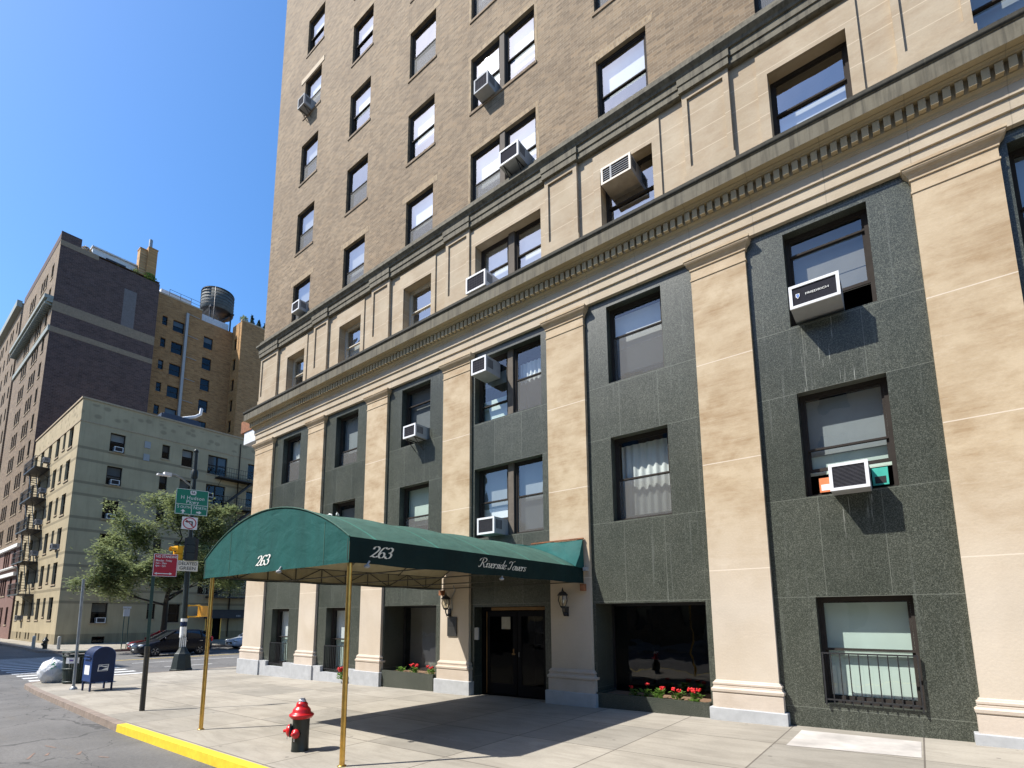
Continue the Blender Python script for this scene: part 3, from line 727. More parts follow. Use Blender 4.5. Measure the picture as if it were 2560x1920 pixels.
# ------------------------------------------------------------------ windows
def wavy(mb, P, u0, u1, v0, v1, d, amp=.03, waves=7, mi=0, hem=0):
    n = waves * 6; V = []
    for i in range(n + 1):
        u = u0 + (u1 - u0) * i / n; a = math.sin(i / 6 * 2 * math.pi) + .4 * math.sin(i * .37 + u0)
        V += [P(u, v0 + hem * (.5 + .5 * math.sin(i * .9 + u0)), d + amp * a), P(u, v1, d + amp * .6 * a)]
    mb.add(V, [(2 * i, 2 * i + 2, 2 * i + 3, 2 * i + 1) for i in range(n)], mi, True)
def sash(P, root, u0, u1, v0, v1, rec, frame='bronze_frame', meet=.48, up=None, lo=None, screen=False, curtain=None, fw=.065, pane='window_glass', gap=0, name='window', back=True, sub=True, low_open=0):
    """double-hung window: outer frame, two sashes, panes, shade, curtain, insect screen"""
    fm = MB(); zm = v0 + (v1 - v0) * meet
    def ring(a, b, c, d, w, d0, d1, wb=None):
        wb = wb or w
        fm.pbox(P, a, a + w, c, d, d0, d1); fm.pbox(P, b - w, b, c, d, d0, d1)
        fm.pbox(P, a + w, b - w, d - w, d, d0, d1); fm.pbox(P, a + w, b - w, c, c + wb, d0, d1)
    ring(u0, u1, v0, v1, fw, rec, rec + .12)
    a, b = u0 + fw + .001, u1 - fw - .001
    ring(a, b, zm - .02, v1 - fw - .001, .035, rec + .02, rec + .055)
    ring(a, b, v0 + fw + .001 + low_open, zm + .02, .04, rec + .06, rec + .095, .06)
    if back:
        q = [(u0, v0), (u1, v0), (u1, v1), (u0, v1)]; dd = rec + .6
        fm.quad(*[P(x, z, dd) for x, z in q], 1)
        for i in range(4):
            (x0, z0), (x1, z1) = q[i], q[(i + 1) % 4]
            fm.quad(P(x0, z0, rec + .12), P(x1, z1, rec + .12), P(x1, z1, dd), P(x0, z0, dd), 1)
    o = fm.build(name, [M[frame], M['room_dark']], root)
    p = MB()
    p.quad(*[P(x, z, rec + .037) for x, z in ((a + .03, zm), (b - .03, zm), (b - .03, v1 - fw - .03), (a + .03, v1 - fw - .03))])
    p.quad(*[P(x, z, rec + .077) for x, z in ((a + .03, v0 + fw + .03 + low_open), (b - .03, v0 + fw + .03 + low_open), (b - .03, zm), (a + .03, zm))])
    p.build('pane', M[pane], o)
    def shade(sp, nm):
        mt, f0, f1 = sp; z0 = v0 + (v1 - v0) * f0; z1 = v0 + (v1 - v0) * f1; s = MB()
        s.pbox(P, u0 + .05, u1 - .05, z0, z1 - .01, rec + .17, rec + .174); s.pbox(P, u0 + .05, u1 - .05, z0 - .03, z0, rec + .162, rec + .18)
        s.build(nm, M[mt], o)
    if up: shade(up, 'blind')
    if lo: shade(lo, 'shade')
    if curtain:
        c = MB(); mt, f0, f1 = curtain[:3]
        wavy(c, P, u0 + .06, u1 - .06, v0 + (v1 - v0) * f0, v0 + (v1 - v0) * f1, rec + .23, .028, 7, hem=.06 if f0 > .1 else 0)
        c.build('curtain', M[mt], o)
    if screen:
        s = MB(); s.quad(*[P(x, z, rec + .035) for x, z in ((a, v0 + fw), (b, v0 + fw), (b, zm - .02), (a, zm - .02))])
        s.build('screen', M['insect_screen'], o)
    return o
def mullion(P, root, u0, u1, v0, v1, d0, d1, m='taupe_frame'):
    MB().pbox(P, u0, u1, v0, v1, d0, d1).build('mullion', M[m], root)
GP = FP(GY); AP = FP(AY); BP = FP(BY)
rg = .20
def gw(b, row, **k):
    a, d = single(BX[b]); return sash(GP, ROOT, a, d, *row, rg, **k)
gw(0, H3, meet=.5, curtain=('curtain_white', .5, .97), screen=True)
gw(1, H3, meet=.32, up=('grey_blind', .3, 1), screen=True)
gw(2, H3, meet=.72, up=('dark_blind', .3, 1), screen=False, low_open=.35)
gw(4, H3, meet=.62, up=('white_blind', .5, .93), lo=('dark_blind', .18, .5), screen=True)
gw(5, H3, meet=.80, up=('tan_dim', .5, .97), lo=('tan_dim', .3, .5), frame='bronze_frame', low_open=.45)
gw(0, H2, up=('grey_blind', .5, 1)); gw(1, H2, up=('dark_blind', .55, .9))
gw(2, H2, meet=.5, up=('mint_blind', .38, 1), screen=True)
gw(4, H2, meet=.5, curtain=('curtain_white', .05, .93), screen=True)
gw(5, H2, meet=.46, up=('grey_blind', .42, .96), lo=('mint_blind', .24, .42), low_open=.42)
for row in (H3, H2):
    u0, u1 = DX['D']
    if row is H3:
        sash(GP, ROOT, u0, -8.23, *row, rg, meet=.28, up=('grey_blind', .62, .8), lo=('mint_blind', .1, .4))
        sash(GP, ROOT, -8.05, u1, *row, rg, meet=.52, curtain=('curtain_white', .5, .8), screen=True)
    else:
        sash(GP, ROOT, u0, -8.23, *row, rg, meet=.52, up=('grey_blind', .45, 1), lo=('white_blind', .3, .45), low_open=.4)
        sash(GP, ROOT, -8.05, u1, *row, rg, meet=.52, up=('grey_blind', .5, 1), lo=('grey_blind', .0, .5), screen=True)
    mullion(GP, ROOT, -8.228, -8.052, row[0] + .001, row[1] - .001, rg - .06, rg + .12)
    u0, u1 = DX['H']
    sash(GP, ROOT, u0, 2.83, *row, .26, up=('grey_blind', .5, 1)); sash(GP, ROOT, 2.97, u1, *row, .26)
    mullion(GP, ROOT, 2.832, 2.968, row[0] + .001, row[1] - .001, .2, .38)
sash(GP, ROOT, *DX['H'], .5, 2.3, .26)
# ground floor windows with guards
for a, d, st in ((-19.97, -18.72, ('white_blind', .5, 1)), (-16.23, -14.98, ('white_blind', .5, 1))):
    sash(GP, ROOT, a, d, .20, 2.35, rg + .04, meet=.5, up=st, lo=('mint_blind', .06, .5))
sash(GP, ROOT, -1.38, -.05, .56, 2.35, rg, meet=.5, frame='bronze_frame', up=('mint_blind', .5, .95), lo=('mint_blind', .08, .5), fw=.05)
def guard(u0, u1, v0, v1, n, y):
    g = MB()
    for z in (v0 + .06, v1): g.box(u0 + .002, u1 - .002, y - .012, y + .012, z - .012, z + .012)
    for i in range(1, n):
        x = u0 + (u1 - u0) * i / n; g.box(x - .008, x + .008, y - .008, y + .008, v0 - .01, v1)
    for x in (u0 + .012, u1 - .012): g.box(x - .01, x + .01, y - .02, y + .02, v0 - .03, v1 + .015)
    g.build('window_guard', M['black_iron'], ROOT)
guard(-1.36, -.07, .58, 1.40, 10, .03); guard(-19.95, -18.74, .21, 1.05, 12, .06); guard(-16.21, -15.0, .21, 1.05, 12, .06)
# lobby windows either side of the door: one fixed pane, dim room behind
def lobby(u0, u1, v0, v1, rec, pane='dark_glass', wall=None):
    f = MB(); P = GP
    for a, b, c, d in ((u0, u0 + .05, v0, v1), (u1 - .05, u1, v0, v1), (u0 + .05, u1 - .05, v1 - .05, v1), (u0 + .05, u1 - .05, v0, v0 + .05)): f.pbox(P, a, b, c, d, rec, rec + .06)
    dd = 3.2; q = [(u0, v0), (u1, v0), (u1, v1), (u0, v1)]
    f.quad(*[P(x, z, dd) for x, z in q], 1)
    for i in range(4):
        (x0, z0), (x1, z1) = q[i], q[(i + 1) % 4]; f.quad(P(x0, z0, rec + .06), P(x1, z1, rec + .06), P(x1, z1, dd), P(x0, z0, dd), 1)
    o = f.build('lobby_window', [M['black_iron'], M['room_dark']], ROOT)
    p = MB(); p.quad(*[P(x, z, rec + .03) for x, z in ((u0 + .05, v0 + .05), (u1 - .05, v0 + .05), (u1 - .05, v1 - .05), (u0 + .05, v1 - .05))]); p.build('pane', M[pane], o)
    return o
lw = lobby(-13.04, -10.75, .30, 2.36, .78, 'window_glass')
s = MB(); s.box(-13.0, -10.78, 1.15, 1.19, .35, 2.33); s.build('screen_wall', M['tan_dim'], lw)
s = MB()
for i in range(7): s.box(-11.15, -10.82, 1.10, 1.12, .55 + i * .09, .60 + i * .09)
s.build('radiator', M['ac_grey'], lw)
lw = lobby(-5.66, -3.25, .26, 2.31, .78, 'dark_glass')
s = MB(); s.box(-3.62, -3.50, 2.0, 2.06, 1.22, 1.46); s.build('wall_lamp', M['amber_lamp'], lw)
# attic windows, old cream wood on the left, bronze further right
ra = .30
for b, fr, kw in ((0, 'cream_frame', dict(up=('grey_blind', .5, .9))), (1, 'cream_frame', dict(up=('dark_blind', .55, 1), lo=('white_blind', .3, .55))), (2, 'cream_frame', dict(up=('dark_blind', .5, 1), lo=('tan_blind', .0, .35))), (4, 'bronze_frame', dict(meet=.45, lo=('white_blind', .05, .45), up=('white_blind', .35, .46))), (5, 'bronze_frame', dict(meet=.5, lo=('white_blind', .02, .5), curtain=('curtain_white', 0, .5)))):
    c = BX[b]; sash(AP, ROOT, c - W, c + W, *AZ, ra - .06, pane='sky_glass', frame=fr, fw=.09 if fr[0] == 'c' else .06, **kw)
sash(AP, ROOT, -9.27, -8.19, *AZ, ra - .06, pane='sky_glass', up=('white_blind', .1, 1), low_open=.2); sash(AP, ROOT, -7.98, -6.93, *AZ, ra - .06, pane='sky_glass', up=('white_blind', .3, 1), screen=False)
mullion(AP, ROOT, -8.188, -7.982, AZ[0] + .001, AZ[1] - .001, ra - .12, ra + .06)
sash(AP, ROOT, 1.55, 2.8, *AZ, ra - .06, up=('grey_blind', .2, .8)); sash(AP, ROOT, 2.95, 4.2, *AZ, ra - .06)
mullion(AP, ROOT, 2.802, 2.948, AZ[0] + .001, AZ[1] - .001, ra - .12, ra + .06)
rng = random.Random(3)
for i, c in BXB.items():
    for k, (z0, z1) in enumerate(rows):
        scr = rng.random() < .6
        up = rng.choice([('white_blind', .5, 1), ('white_blind', .52, 1), ('white_blind', .40, 1), ('white_blind', .58, 1), ('tan_blind', .6, 1), None])  # white blinds stand in for bright sky reflected in the upper sashes
        sash(BP, ROOT, c - .665, c + .665, z0, z1, .10, pane='sky_glass', up=up, screen=scr, lo=('white_blind', .05, .5) if (i, k) in ((1, 0),) else None)
for k, (z0, z1) in enumerate(rows):
    sash(BP, ROOT, DB[0], -8.34, z0, z1, .10, pane='sky_glass', up=('white_blind', .4, 1), screen=k in (0, 2)); sash(BP, ROOT, -8.16, DB[1], z0, z1, .10, pane='sky_glass', up=('white_blind', .3, 1))  # here too the white blinds imitate reflected sky
    mullion(BP, ROOT, -8.338, -8.162, z0 + .001, z1 - .001, .02, .22)
    sash(BP, ROOT, 1.55, 2.7, z0, z1, .10); sash(BP, ROOT, 2.85, 4.0, z0, z1, .10)
    mullion(BP, ROOT, 2.702, 2.848, z0 + .001, z1 - .001, .02, .22)

# entrance: dark timber-and-glass leaves, brass trim, left leaf standing open
ent = MB(); ent.box(-9.29, -9.20, .41, .50, -.3, 2.20); ent.box(-7.13, -7.04, .41, .50, -.3, 2.20); ent.box(-9.29, -7.04, .41, .50, 2.20, 2.28); ent.box(-9.29, -7.04, .2, 2.9, -.3, -.012)
for a, b, c, d in ((-9.29, -9.285, -.02, 2.28), (-7.045, -7.04, -.02, 2.28)): ent.box(a, b, .5, 2.9, c, d, 1)
ent.box(-9.29, -7.04, 2.9, 2.95, -.02, 2.28, 1); ent.box(-9.29, -7.04, .5, 2.9, 2.281, 2.30, 1)
E_ = ent.build('entrance_frame', [M['door_black'], M['room_dark']], ROOT)
tr = MB(); tr.box(-8.95, -7.02, .385, .409, 2.19, 2.27); tr.box(-7.21, -7.135, .385, .409, -.02, 2.19); tr.build('brass_trim', M['dim_brass'], E_)
def leaf_door(x0, x1, y0, y1, nm='door'):
    P = lambda u, v, d: (x0 + (x1 - x0) * u + d * .8 * (y0 - y1), y0 + (y1 - y0) * u + d * .8 * (x1 - x0), v)
    f = MB()
    for a, b, c, d in ((0, .13, .02, 2.17), (.87, 1, .02, 2.17), (.13, .87, 2.03, 2.17), (.13, .87, .02, .30)): f.pbox(P, a, b, c, d, 0, .05)
    o = f.build(nm, M['door_black'], ROOT)
    g = MB(); g.quad(P(.13, .30, .025), P(.87, .30, .025), P(.87, 2.03, .025), P(.13, 2.03, .025)); g.build('pane', M['door_glass'], o)
    return o, P
d1, P1 = leaf_door(-9.15, -8.20, .40, .52)
h = MB(); h.pbox(P1, .02, .05, .03, 2.16, -.012, -.002); h.build('edge_strip', M['dim_brass'], d1)
h = MB(); h.pbox(P1, .86, .95, 1.04, 1.08, -.05, -.002); h.pbox(P1, .88, .92, 1.08, 1.2, -.02, -.002); h.build('handle', M['dim_brass'], d1)
h = MB(); h.pbox(P1, .52, .80, 1.70, 2.02, -.006, -.001); h.build('notice', M['paper_sheet'], d1)
d2, P2 = leaf_door(-8.14, -7.2, .47, .43)
h = MB(); h.pbox(P2, .04, .08, 1.0, 1.12, -.03, -.002); h.build('handle', M['door_stile'], d2)
# wall plaque and intercom, planter boxes (granite) below the lobby windows
pq = MB(); pq.box(-10.19, -9.84, -.03, -.002, 1.50, 2.02); P_ = pq.build('plaque', M['door_stile'], ROOT)
pq = MB(); pq.box(-10.16, -9.87, -.034, -.031, 1.76, 1.99); pq.build('plaque_inscription', M['sign_black'], P_)
ic = MB(); ic.box(-9.26, -9.12, .05, .088, 1.42, 1.74); ic.build('intercom', M['ac_grey'], ROOT)
def planter(u0, u1, z1, z0=-.5):
    p = MB(); y0 = .0; yb = .86
    p.box(u0, u1, y0, y0 + .08, z0, z1); p.box(u0, u0 + .06, y0 + .08, yb, z0, z1); p.box(u1 - .06, u1, y0 + .08, yb, z0, z1)
    o = p.build('planter_box', M['green_granite'], ROOT)
    s = MB(); s.box(u0 + .06, u1 - .06, y0 + .08, yb, z1 - .14, z1 - .04); s.build('planter_soil', M['soil'], o)
planter(-13.03, -10.76, .42); planter(-5.65, -3.26, .38)

# ------------------------------------------------------------------ air conditioners
def ac(label, x, y, z, w=.55, h=.42, d=.45, face='white', grille='grid', brackets=False, rz=0, group='window air conditioners', body='ac_grey', logo=None):
    t = thing('air_conditioner', label, 'air conditioner', (x, y, z), group, True, rz)
    b = MB(); b.box(-w / 2, w / 2, -d + .03, .25, 0, h)
    for k in range(5):
        yy = -d + .09 + k * .05
        for sx in (-1, 1): b.box(sx * (w / 2 + .001), sx * (w / 2 + .004), yy, yy + .025, h * .3, h * .85, 1)
    b.build('casing', [M[body], M['ac_dark']], t)
    f = MB(); e = .045
    f.box(-w / 2 - .005, -w / 2 + e, -d, -d + .03, -.005, h + .005); f.box(w / 2 - e, w / 2 + .005, -d, -d + .03, -.005, h + .005)
    f.box(-w / 2 + e, w / 2 - e, -d, -d + .03, h - e, h + .005); f.box(-w / 2 + e, w / 2 - e, -d, -d + .03, -.005, e)
    f.build('front_frame', M['ac_' + face], t)
    g = MB(); g.box(-w / 2 + e, w / 2 - e, -d + .018, -d + .029, e, h - e)
    gm = 'ac_dark'
    gr = g.build('grille', M[gm], t); s = MB()
    if grille == 'grid':
        n = 7
        for i in range(1, n): xx = -w / 2 + e + (w - 2 * e) * i / n; s.box(xx - .004, xx + .004, -d + .012, -d + .018, e, h - e)
        for i in range(1, 5): zz = e + (h - 2 * e) * i / 5; s.box(-w / 2 + e, w / 2 - e, -d + .010, -d + .0115, zz - .004, zz + .004)
    elif grille == 'louvre':
        for i in range(1, 6): zz = e + (h - 2 * e) * i / 6; s.box(-w / 2 + e, w / 2 - e, -d + .005, -d + .018, zz - .005, zz + .005)
        s.box(-w * .2, -w * .14, -d + .002, -d + .0045, e, h - e)
    elif grille == 'fine':
        for i in range(1, 16): zz = e + (h - 2 * e) * i / 16; s.box(-w / 2 + e, w / 2 - e, -d + .012, -d + .018, zz - .004, zz + .004)
    if s.v: s.build('grille_bars', M['ac_vent' if grille != 'louvre' else 'ac_grey'], gr)
    if brackets:
        for sx in (-.32, .32):
            k = MB(); k.bar((sx * w, -d * .85, -.01), (sx * w, .02, -.32), .013); k.bar((sx * w, -d * .9, -.012), (sx * w, .05, -.012), .014)
            k.build('bracket', M['black_iron'], t)
    if logo:
        Mx = frameM((.045, -d + .0085, h * .5), (1, 0, 0))
        text('FRIEDRICH', .055, Mx, M['letter_white'], t, 'lettering', .001, sx=1.35)
        s = MB(); c = -w * .33
        pts = [(c - .03, h * .5 + .045), (c + .03, h * .5 + .045), (c + .03, h * .5 - .01), (c, h * .5 - .05), (c - .03, h * .5 - .01)]
        V = [(a, -d + .0065, b) for a, b in pts]; s.add(V, [(0, 1, 2, 3, 4)])
        s.build('badge', M['sign_white'], t)
        pts = [(c - .022, h * .5 + .037), (c + .022, h * .5 + .037), (c - .022, h * .5 - .005)]
        s = MB(); s.add([(a, -d + .005, b) for a, b in pts], [(0, 1, 2)]); pts = [(c + .022, h * .5 + .03), (c + .022, h * .5 - .008), (c, h * .5 - .038), (c - .018, h * .5 - .012)]
        s.add([(a, -d + .005, b) for a, b in pts], [(0, 1, 2, 3)]); s.build('badge_emblem', M['sign_bluebadge'], t)
    return t
plain('sign_bluebadge', (.05, .16, .5), .4)
ac('white framed air conditioner with a badge and lettering high in the granite', -.91, .05, 7.50, .76, .43, .46, logo=1, grille='')
ac('white air conditioner with stained shadow between orange and teal boxes', -.69, .05, 4.10, .54, .45, .40, grille='fine')
ac('white air conditioner just above the green canopy roof', -8.54, .05, 4.15, .57, .43, .40, grille='fine')
ac('pale air conditioner hung at the top of the double granite window', -8.80, .05, 8.66, .52, .45, .40)
ac('white air conditioner on iron struts left of the double granite windows', -11.57, .05, 7.44, .54, .39, .42, brackets=True)
ac('small white air conditioner on the stone ledge at the left brick corner', -18.80, .02, 14.50, .54, .42, .36)
ac('grey air conditioner on struts under the white stone lintel', -19.25, .02, 24.50, .52, .50, .42, brackets=True, face='grey')
ac('grey air conditioner in the third row double brick window', -8.75, .02, 17.70, .54, .47, .36, face='grey')
ac('large dark faced air conditioner over the upper stone belt course', -7.66, .02, 14.52, .66, .46, .44, grille='', brackets=True)
ac('white air conditioner with green grid resting on the cornice', -8.90, .08, 11.19, .72, .48, .46, body='ac_white')
ac('silver louvred air conditioner at the top of an attic window', -4.65, .22, 12.40, .76, .44, .38, grille='louvre', body='ac_beige', face='beige')
# orange and teal boxes standing in the window beside the second unit
for nm, lab, m, x, w, h in (('storage_box', 'orange box behind the glass left of the air conditioner', 'terra_orange', -1.08, .19, .26), ('storage_box', 'teal and black box behind the glass right of the air conditioner', 'teal_box', -.29, .22, .30)):
    plain(m, (.75, .22, .08) if 'orange' in m else (.05, .42, .33), .5)
    b = MB(); b.box(x - w / 2, x + w / 2, .22, .27, 4.21, 4.21 + h)
    o = b.build(nm, M[m]); tag(o, lab, 'box', 'boxes in the window')
    b = MB(); b.box(x - w * .35, x + w * .35, .217, .2195, 4.24, 4.27 + h * .3); b.build('print', M['sign_black' if 'teal' in m else 'sign_white'], o, world=False)

# ------------------------------------------------------------------ canopy
CF, CB = -6.2, -.03
def cx(t):      # t = 0 at the street, 1 at the wall -> left and right edge
    return -10.82 + .40 * t, -6.10 + .22 * t
CAN = thing('entrance_canopy', 'dark green barrel canopy on brass posts over the pavement with white script lettering', 'canopy', (-8.4, -3, 0))
ZB, ZS, ZT = 2.77, 3.14, 3.83
def section(t, n=20, off=0):
    y = CF + (CB - CF) * t; l, r = cx(t); l += off; r -= off; c = (l + r) / 2; hw = (r - l) / 2
    # circular segment through spring points and crown
    s = ZT - ZS; rad = (hw * hw + s * s) / (2 * s); a = math.asin(hw / rad)
    return [(c + rad * math.sin(-a + 2 * a * i / n), y, ZS + rad * math.cos(-a + 2 * a * i / n) - rad + s - off) for i in range(n + 1)]
cm = MB(); T = [i / 10 for i in range(11)]; T2 = [i / 40 for i in range(41)]
V = []; n = 20
for t in T2:
    sec = section(t, n); sag = -.03 * math.sin(math.pi * ((t * 5) % 1)) ** 2
    V += [(x, y, z + sag * min(1, 3 * math.sin(math.pi * i / n))) for i, (x, y, z) in enumerate(sec)]
cm.add(V, [(i * (n + 1) + j, i * (n + 1) + j + 1, (i + 1) * (n + 1) + j + 1, (i + 1) * (n + 1) + j) for i in range(40) for j in range(n)], 0, True)
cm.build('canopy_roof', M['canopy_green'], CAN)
def hang(t, side, off=0): l, r = cx(t); return (l + off if side < 0 else r - off)
for side in (-1, 1):
    v = MB(); V = []
    for i in range(25):
        t = i / 24; y = CF + (CB - CF) * t; wv = .006 * math.sin(i * 1.7); x = hang(t, side)
        V += [(x, y, ZS), (x + wv, y, ZB + .008 * math.sin(i * 1.1))]
    v.add(V, [(2 * i, 2 * i + 2, 2 * i + 3, 2 * i + 1) for i in range(24)])
    vo = v.build('valance', M['shaded_valance_green'], CAN)
    if side > 0:
        Mx = frameM((hang(.06, 1) + .012, -5.86, 2.875), (hang(.13, 1) - hang(.06, 1), .432, 0))
        script('263', .165, Mx, M['letter_faded'], vo, .07, .3, 1.35)
        Mx = frameM((hang(.43, 1) + .012, -3.55, 2.90), (.0356, 1, 0))
        script('Riverside Towers', .165, Mx, M['letter_faded'], vo, .042, .33, 1.36)
# gable end facing the street: separate cloth panel with its own seams
ge = MB(); sec = section(0, 24); l, r = cx(0); y = CF - .004
V = [(x, y, z + .002) for x, _, z in sec] + [(x, y, ZB + .003 * math.sin(i * .9)) for i, (x, _, z) in enumerate(sec)]
ge.add(V, [(i, i + 1, 26 + i, 25 + i) for i in range(24)])
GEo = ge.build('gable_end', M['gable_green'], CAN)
sm = MB()
for x in (-9.75, -6.72):
    zt = min((z for a, _, z in sec if abs(a - x) < .25), default=3.3)
    sm.box(x - .006, x + .006, y - .004, y - .0005, ZB + .01, zt - .02)
sm.tube([(a, y - .004, z + .004) for a, _, z in sec], .012, 5)
sm.build('seam', M['canopy_green'], GEo)
Mx = frameM((-8.735, y - .008, 2.885), (1, 0, 0))
script('263', .165, Mx, M['letter_white'], GEo, .07, .3, 1.55)
# cloth lining inside the barrel and inside the far valance, tube frame with trusses
li = MB(); V = []
for t in (0.004, .25, .5, .75, .996): V += section(t, n, .03)
li.add(V, [(i * (n + 1) + j, i * (n + 1) + j + 1, (i + 1) * (n + 1) + j + 1, (i + 1) * (n + 1) + j) for i in range(4) for j in range(n)], 0, True)
for side in (-1, 1):
    V = []
    for t in (0.004, .5, .996):
        yy = CF + (CB - CF) * t; x = hang(t, side, .012); V += [(x, yy, ZS - .02), (x, yy, ZB + .02)]
    li.add(V, [(0, 2, 3, 1), (2, 4, 5, 3)])
V = [(x, CF + .012, z - .03) for x, _, z in sec[1:-1]] + [(x, CF + .012, ZB + .03) for x, _, z in sec[1:-1]]; k = len(sec) - 2
li.add(V, [(i, i + 1, k + i + 1, k + i) for i in range(k - 1)])
li.build('lining', M['canopy_lining'], CAN)
fr = MB()
for side in (-1, 1):
    pts = [(hang(t, side, .035), CF + (CB - CF) * t, 0) for t in T]
    for z in (ZB + .03, ZS - .02): fr.tube([(p[0], p[1], z) for p in (pts[0], pts[-1])], .013, 6)
    for i in range(10):
        a, b = pts[i], pts[i + 1]; za, zb = (ZB + .03, ZS - .02) if i % 2 else (ZS - .02, ZB + .03)
        fr.tube([(a[0], a[1], ZB + .03), (a[0], a[1], ZS - .02)], .011, 5); fr.tube([(a[0], a[1], za), (b[0], b[1], zb)], .011, 5)
for t in (.005, .25, .5, .75, .99):
    yy = CF + .02 + (CB - CF - .04) * t; l, r = cx(t)
    fr.tube([(l + .035, yy, ZB + .03), (r - .035, yy, ZB + .03)], .012, 6)
    fr.tube([(x, a, z - .02) for x, a, z in section(t, n, .035)], .012, 6)
    if t < .1:
        for i in range(9):
            x0 = l + .035 + (r - l - .07) * i / 9; x1 = l + .035 + (r - l - .07) * (i + 1) / 9
            fr.tube([(x0, yy, ZB + .03), (x0, yy, ZS)], .007, 5); fr.tube([(x0, yy, ZB + .03 if i % 2 else ZS - .02), (x1, yy, ZS - .02 if i % 2 else ZB + .03)], .006, 5)
fr.build('tube_frame', M['frame_tube'], CAN)
for px_, py_ in ((-6.16, -6.14), (-10.52, -6.16)):
    p = MB(); zg = gz(px_); p.tube([(px_, py_, zg), (px_, py_, ZB + .06)], .036, 14); p.lathe([(.06, zg), (.06, zg + .012), (.04, zg + .02)], 14, Matrix.Translation((px_, py_, 0)))
    p.build('post', M['brass'], CAN)
# slack cloth flashing between barrel and wall
fl = MB(); V = []; nn = 40
for i in range(nn + 1):
    u = i / nn; x = -10.45 + (-5.86 + 10.45) * u
    top = 3.80 - .04 * abs(math.sin(u * math.pi * 5)) * (u > .4)
    sec1 = section(.93, 40); zb = min((abs(a - x), z) for a, _, z in sec1)[1] if x > cx(.93)[0] else ZS
    V += [(x, -.06, max(top, zb + .02)), (x, -.17 - .06 * math.sin(u * 31) - .03 * math.sin(u * 67), (top * .6 + zb * .4) + .02 * math.sin(u * 23)), (x, -.26 + .05 * math.sin(u * 37 + 1), top * .28 + zb * .72), (x, -.42, zb - .01)]
fl.add(V, [(4 * i + j, 4 * i + 4 + j, 4 * i + 5 + j, 4 * i + 1 + j) for i in range(nn) for j in range(3)], 0, True)
fl.add([(-5.86, -.06, 3.80), (-5.87, -.20, 3.42), (-5.86, -.42, 3.13), (-5.86, -.03, 3.10)], [(0, 1, 2, 3)])
fl.build('flashing', M['gable_green'], CAN)
tb = MB(); tb.box(-7.3, -5.85, -.075, -.02, 3.79, 3.82); tb.build('rusty_rail', M['rusty_steel'], CAN)
for q in ((-5.93, -5.83, -.12, -.003, 2.60, 2.76), (-10.45, -10.33, -.12, -.003, 2.62, 2.76)): MB().box(*q).build('wall_bracket', M['rusty_steel'], CAN)
MB().box(-5.84, -5.76, -.13, -.005, 3.05, 3.13).build('clamp', M['ac_grey'], CAN)
# two clamp lights under the cloth, debris on the roof
for x, yy, z in ((-7.89, CF - .05, 2.74), (-6.02, -5.95, 2.73), (-6.0, -2.9, 2.72)):
    b = MB(); b.ball((x, yy, z), .042, 10, 0, (1.3, 1, .7)); b.tube([(x, yy, z + .02), (x, yy + .04, z + .08)], .015, 6); b.build('clip_lamp', M['ac_grey'], CAN)

# ------------------------------------------------------------------ lanterns and small fittings on the piers
def lantern(x, label):
    t = thing('wall_lantern', label, 'lantern', (x, 0, 2.03), 'lanterns beside the door', True)
    a = MB(); a.box(-.055, .055, -.03, -.003, -.0, .22); a.tube([(0, -.02, .08), (0, -.12, .02), (0, -.17, .12), (0, -.17, .20)], .018, 8); a.ball((0, -.06, .05), .045, 8); a.build('bracket', M['black_iron'], t)
    T = Matrix.Translation((0, -.17, 0))
    b = MB(); b.lathe([(.0, .17), (.05, .19), (.075, .22), (.075, .235)], 6, T, smooth=False); b.build('base', M['black_iron'], t)
    g = MB(); g.lathe([(.065, .236), (.112, .36), (.095, .47)], 6, T, smooth=False)
    gl = g.build('glass', M['lamp_glass'], t); c = MB()
    for i in range(6):
        an = 2 * math.pi * i / 6; c.tube([(r * math.cos(an), r * math.sin(an) - .17, z) for r, z in ((.068, .235), (.116, .36), (.098, .472))], .009, 5)
    c.build('cage', M['black_iron'], t)
    r = MB(); r.lathe([(.135, .47), (.14, .485), (.08, .55), (.04, .57), (.02, .60), (.012, .64), (.0, .67)], 6, T, smooth=False); r.build('cap', M['black_iron'], t)
    bu = MB(); bu.ball((0, -.17, .34), .028, 8, 0, (1, 1, 1.8)); bu.build('bulb', M['letter_white'], t)
lantern(-10.12, 'black carriage lantern above the plaque, left of the door')
lantern(-6.36, 'black carriage lantern under the canopy edge, right of the door')
cb = MB(); cb.tube([(-10.02, -.02, 2.2), (-10.03, -.03, 2.55), (-9.9, -.04, 2.75), (-9.72, -.3, 2.86)], .012, 6)
tag(cb.build('power_cable', M['galvanised']), 'grey conduit curving from the left lantern up to the canopy', 'cable')
dp = MB(); dp.box(-24.6, -22.115, .42, 1.0, 10.76, 11.35); r_ = dp.build('rusty_box', M['rusty_steel'])
tag(r_, 'rusty square steel box sticking out below the cornice at the building corner', 'box')
dp = MB(); dp.box(-24.3, -22.115, .46, .95, 10.15, 10.755); dp.box(-24.36, -24.302, .55, .8, 10.25, 10.5)
tag(dp.build('metal_cabinet', M['roof_white']), 'white metal cabinet hanging under the rusty box', 'cabinet')

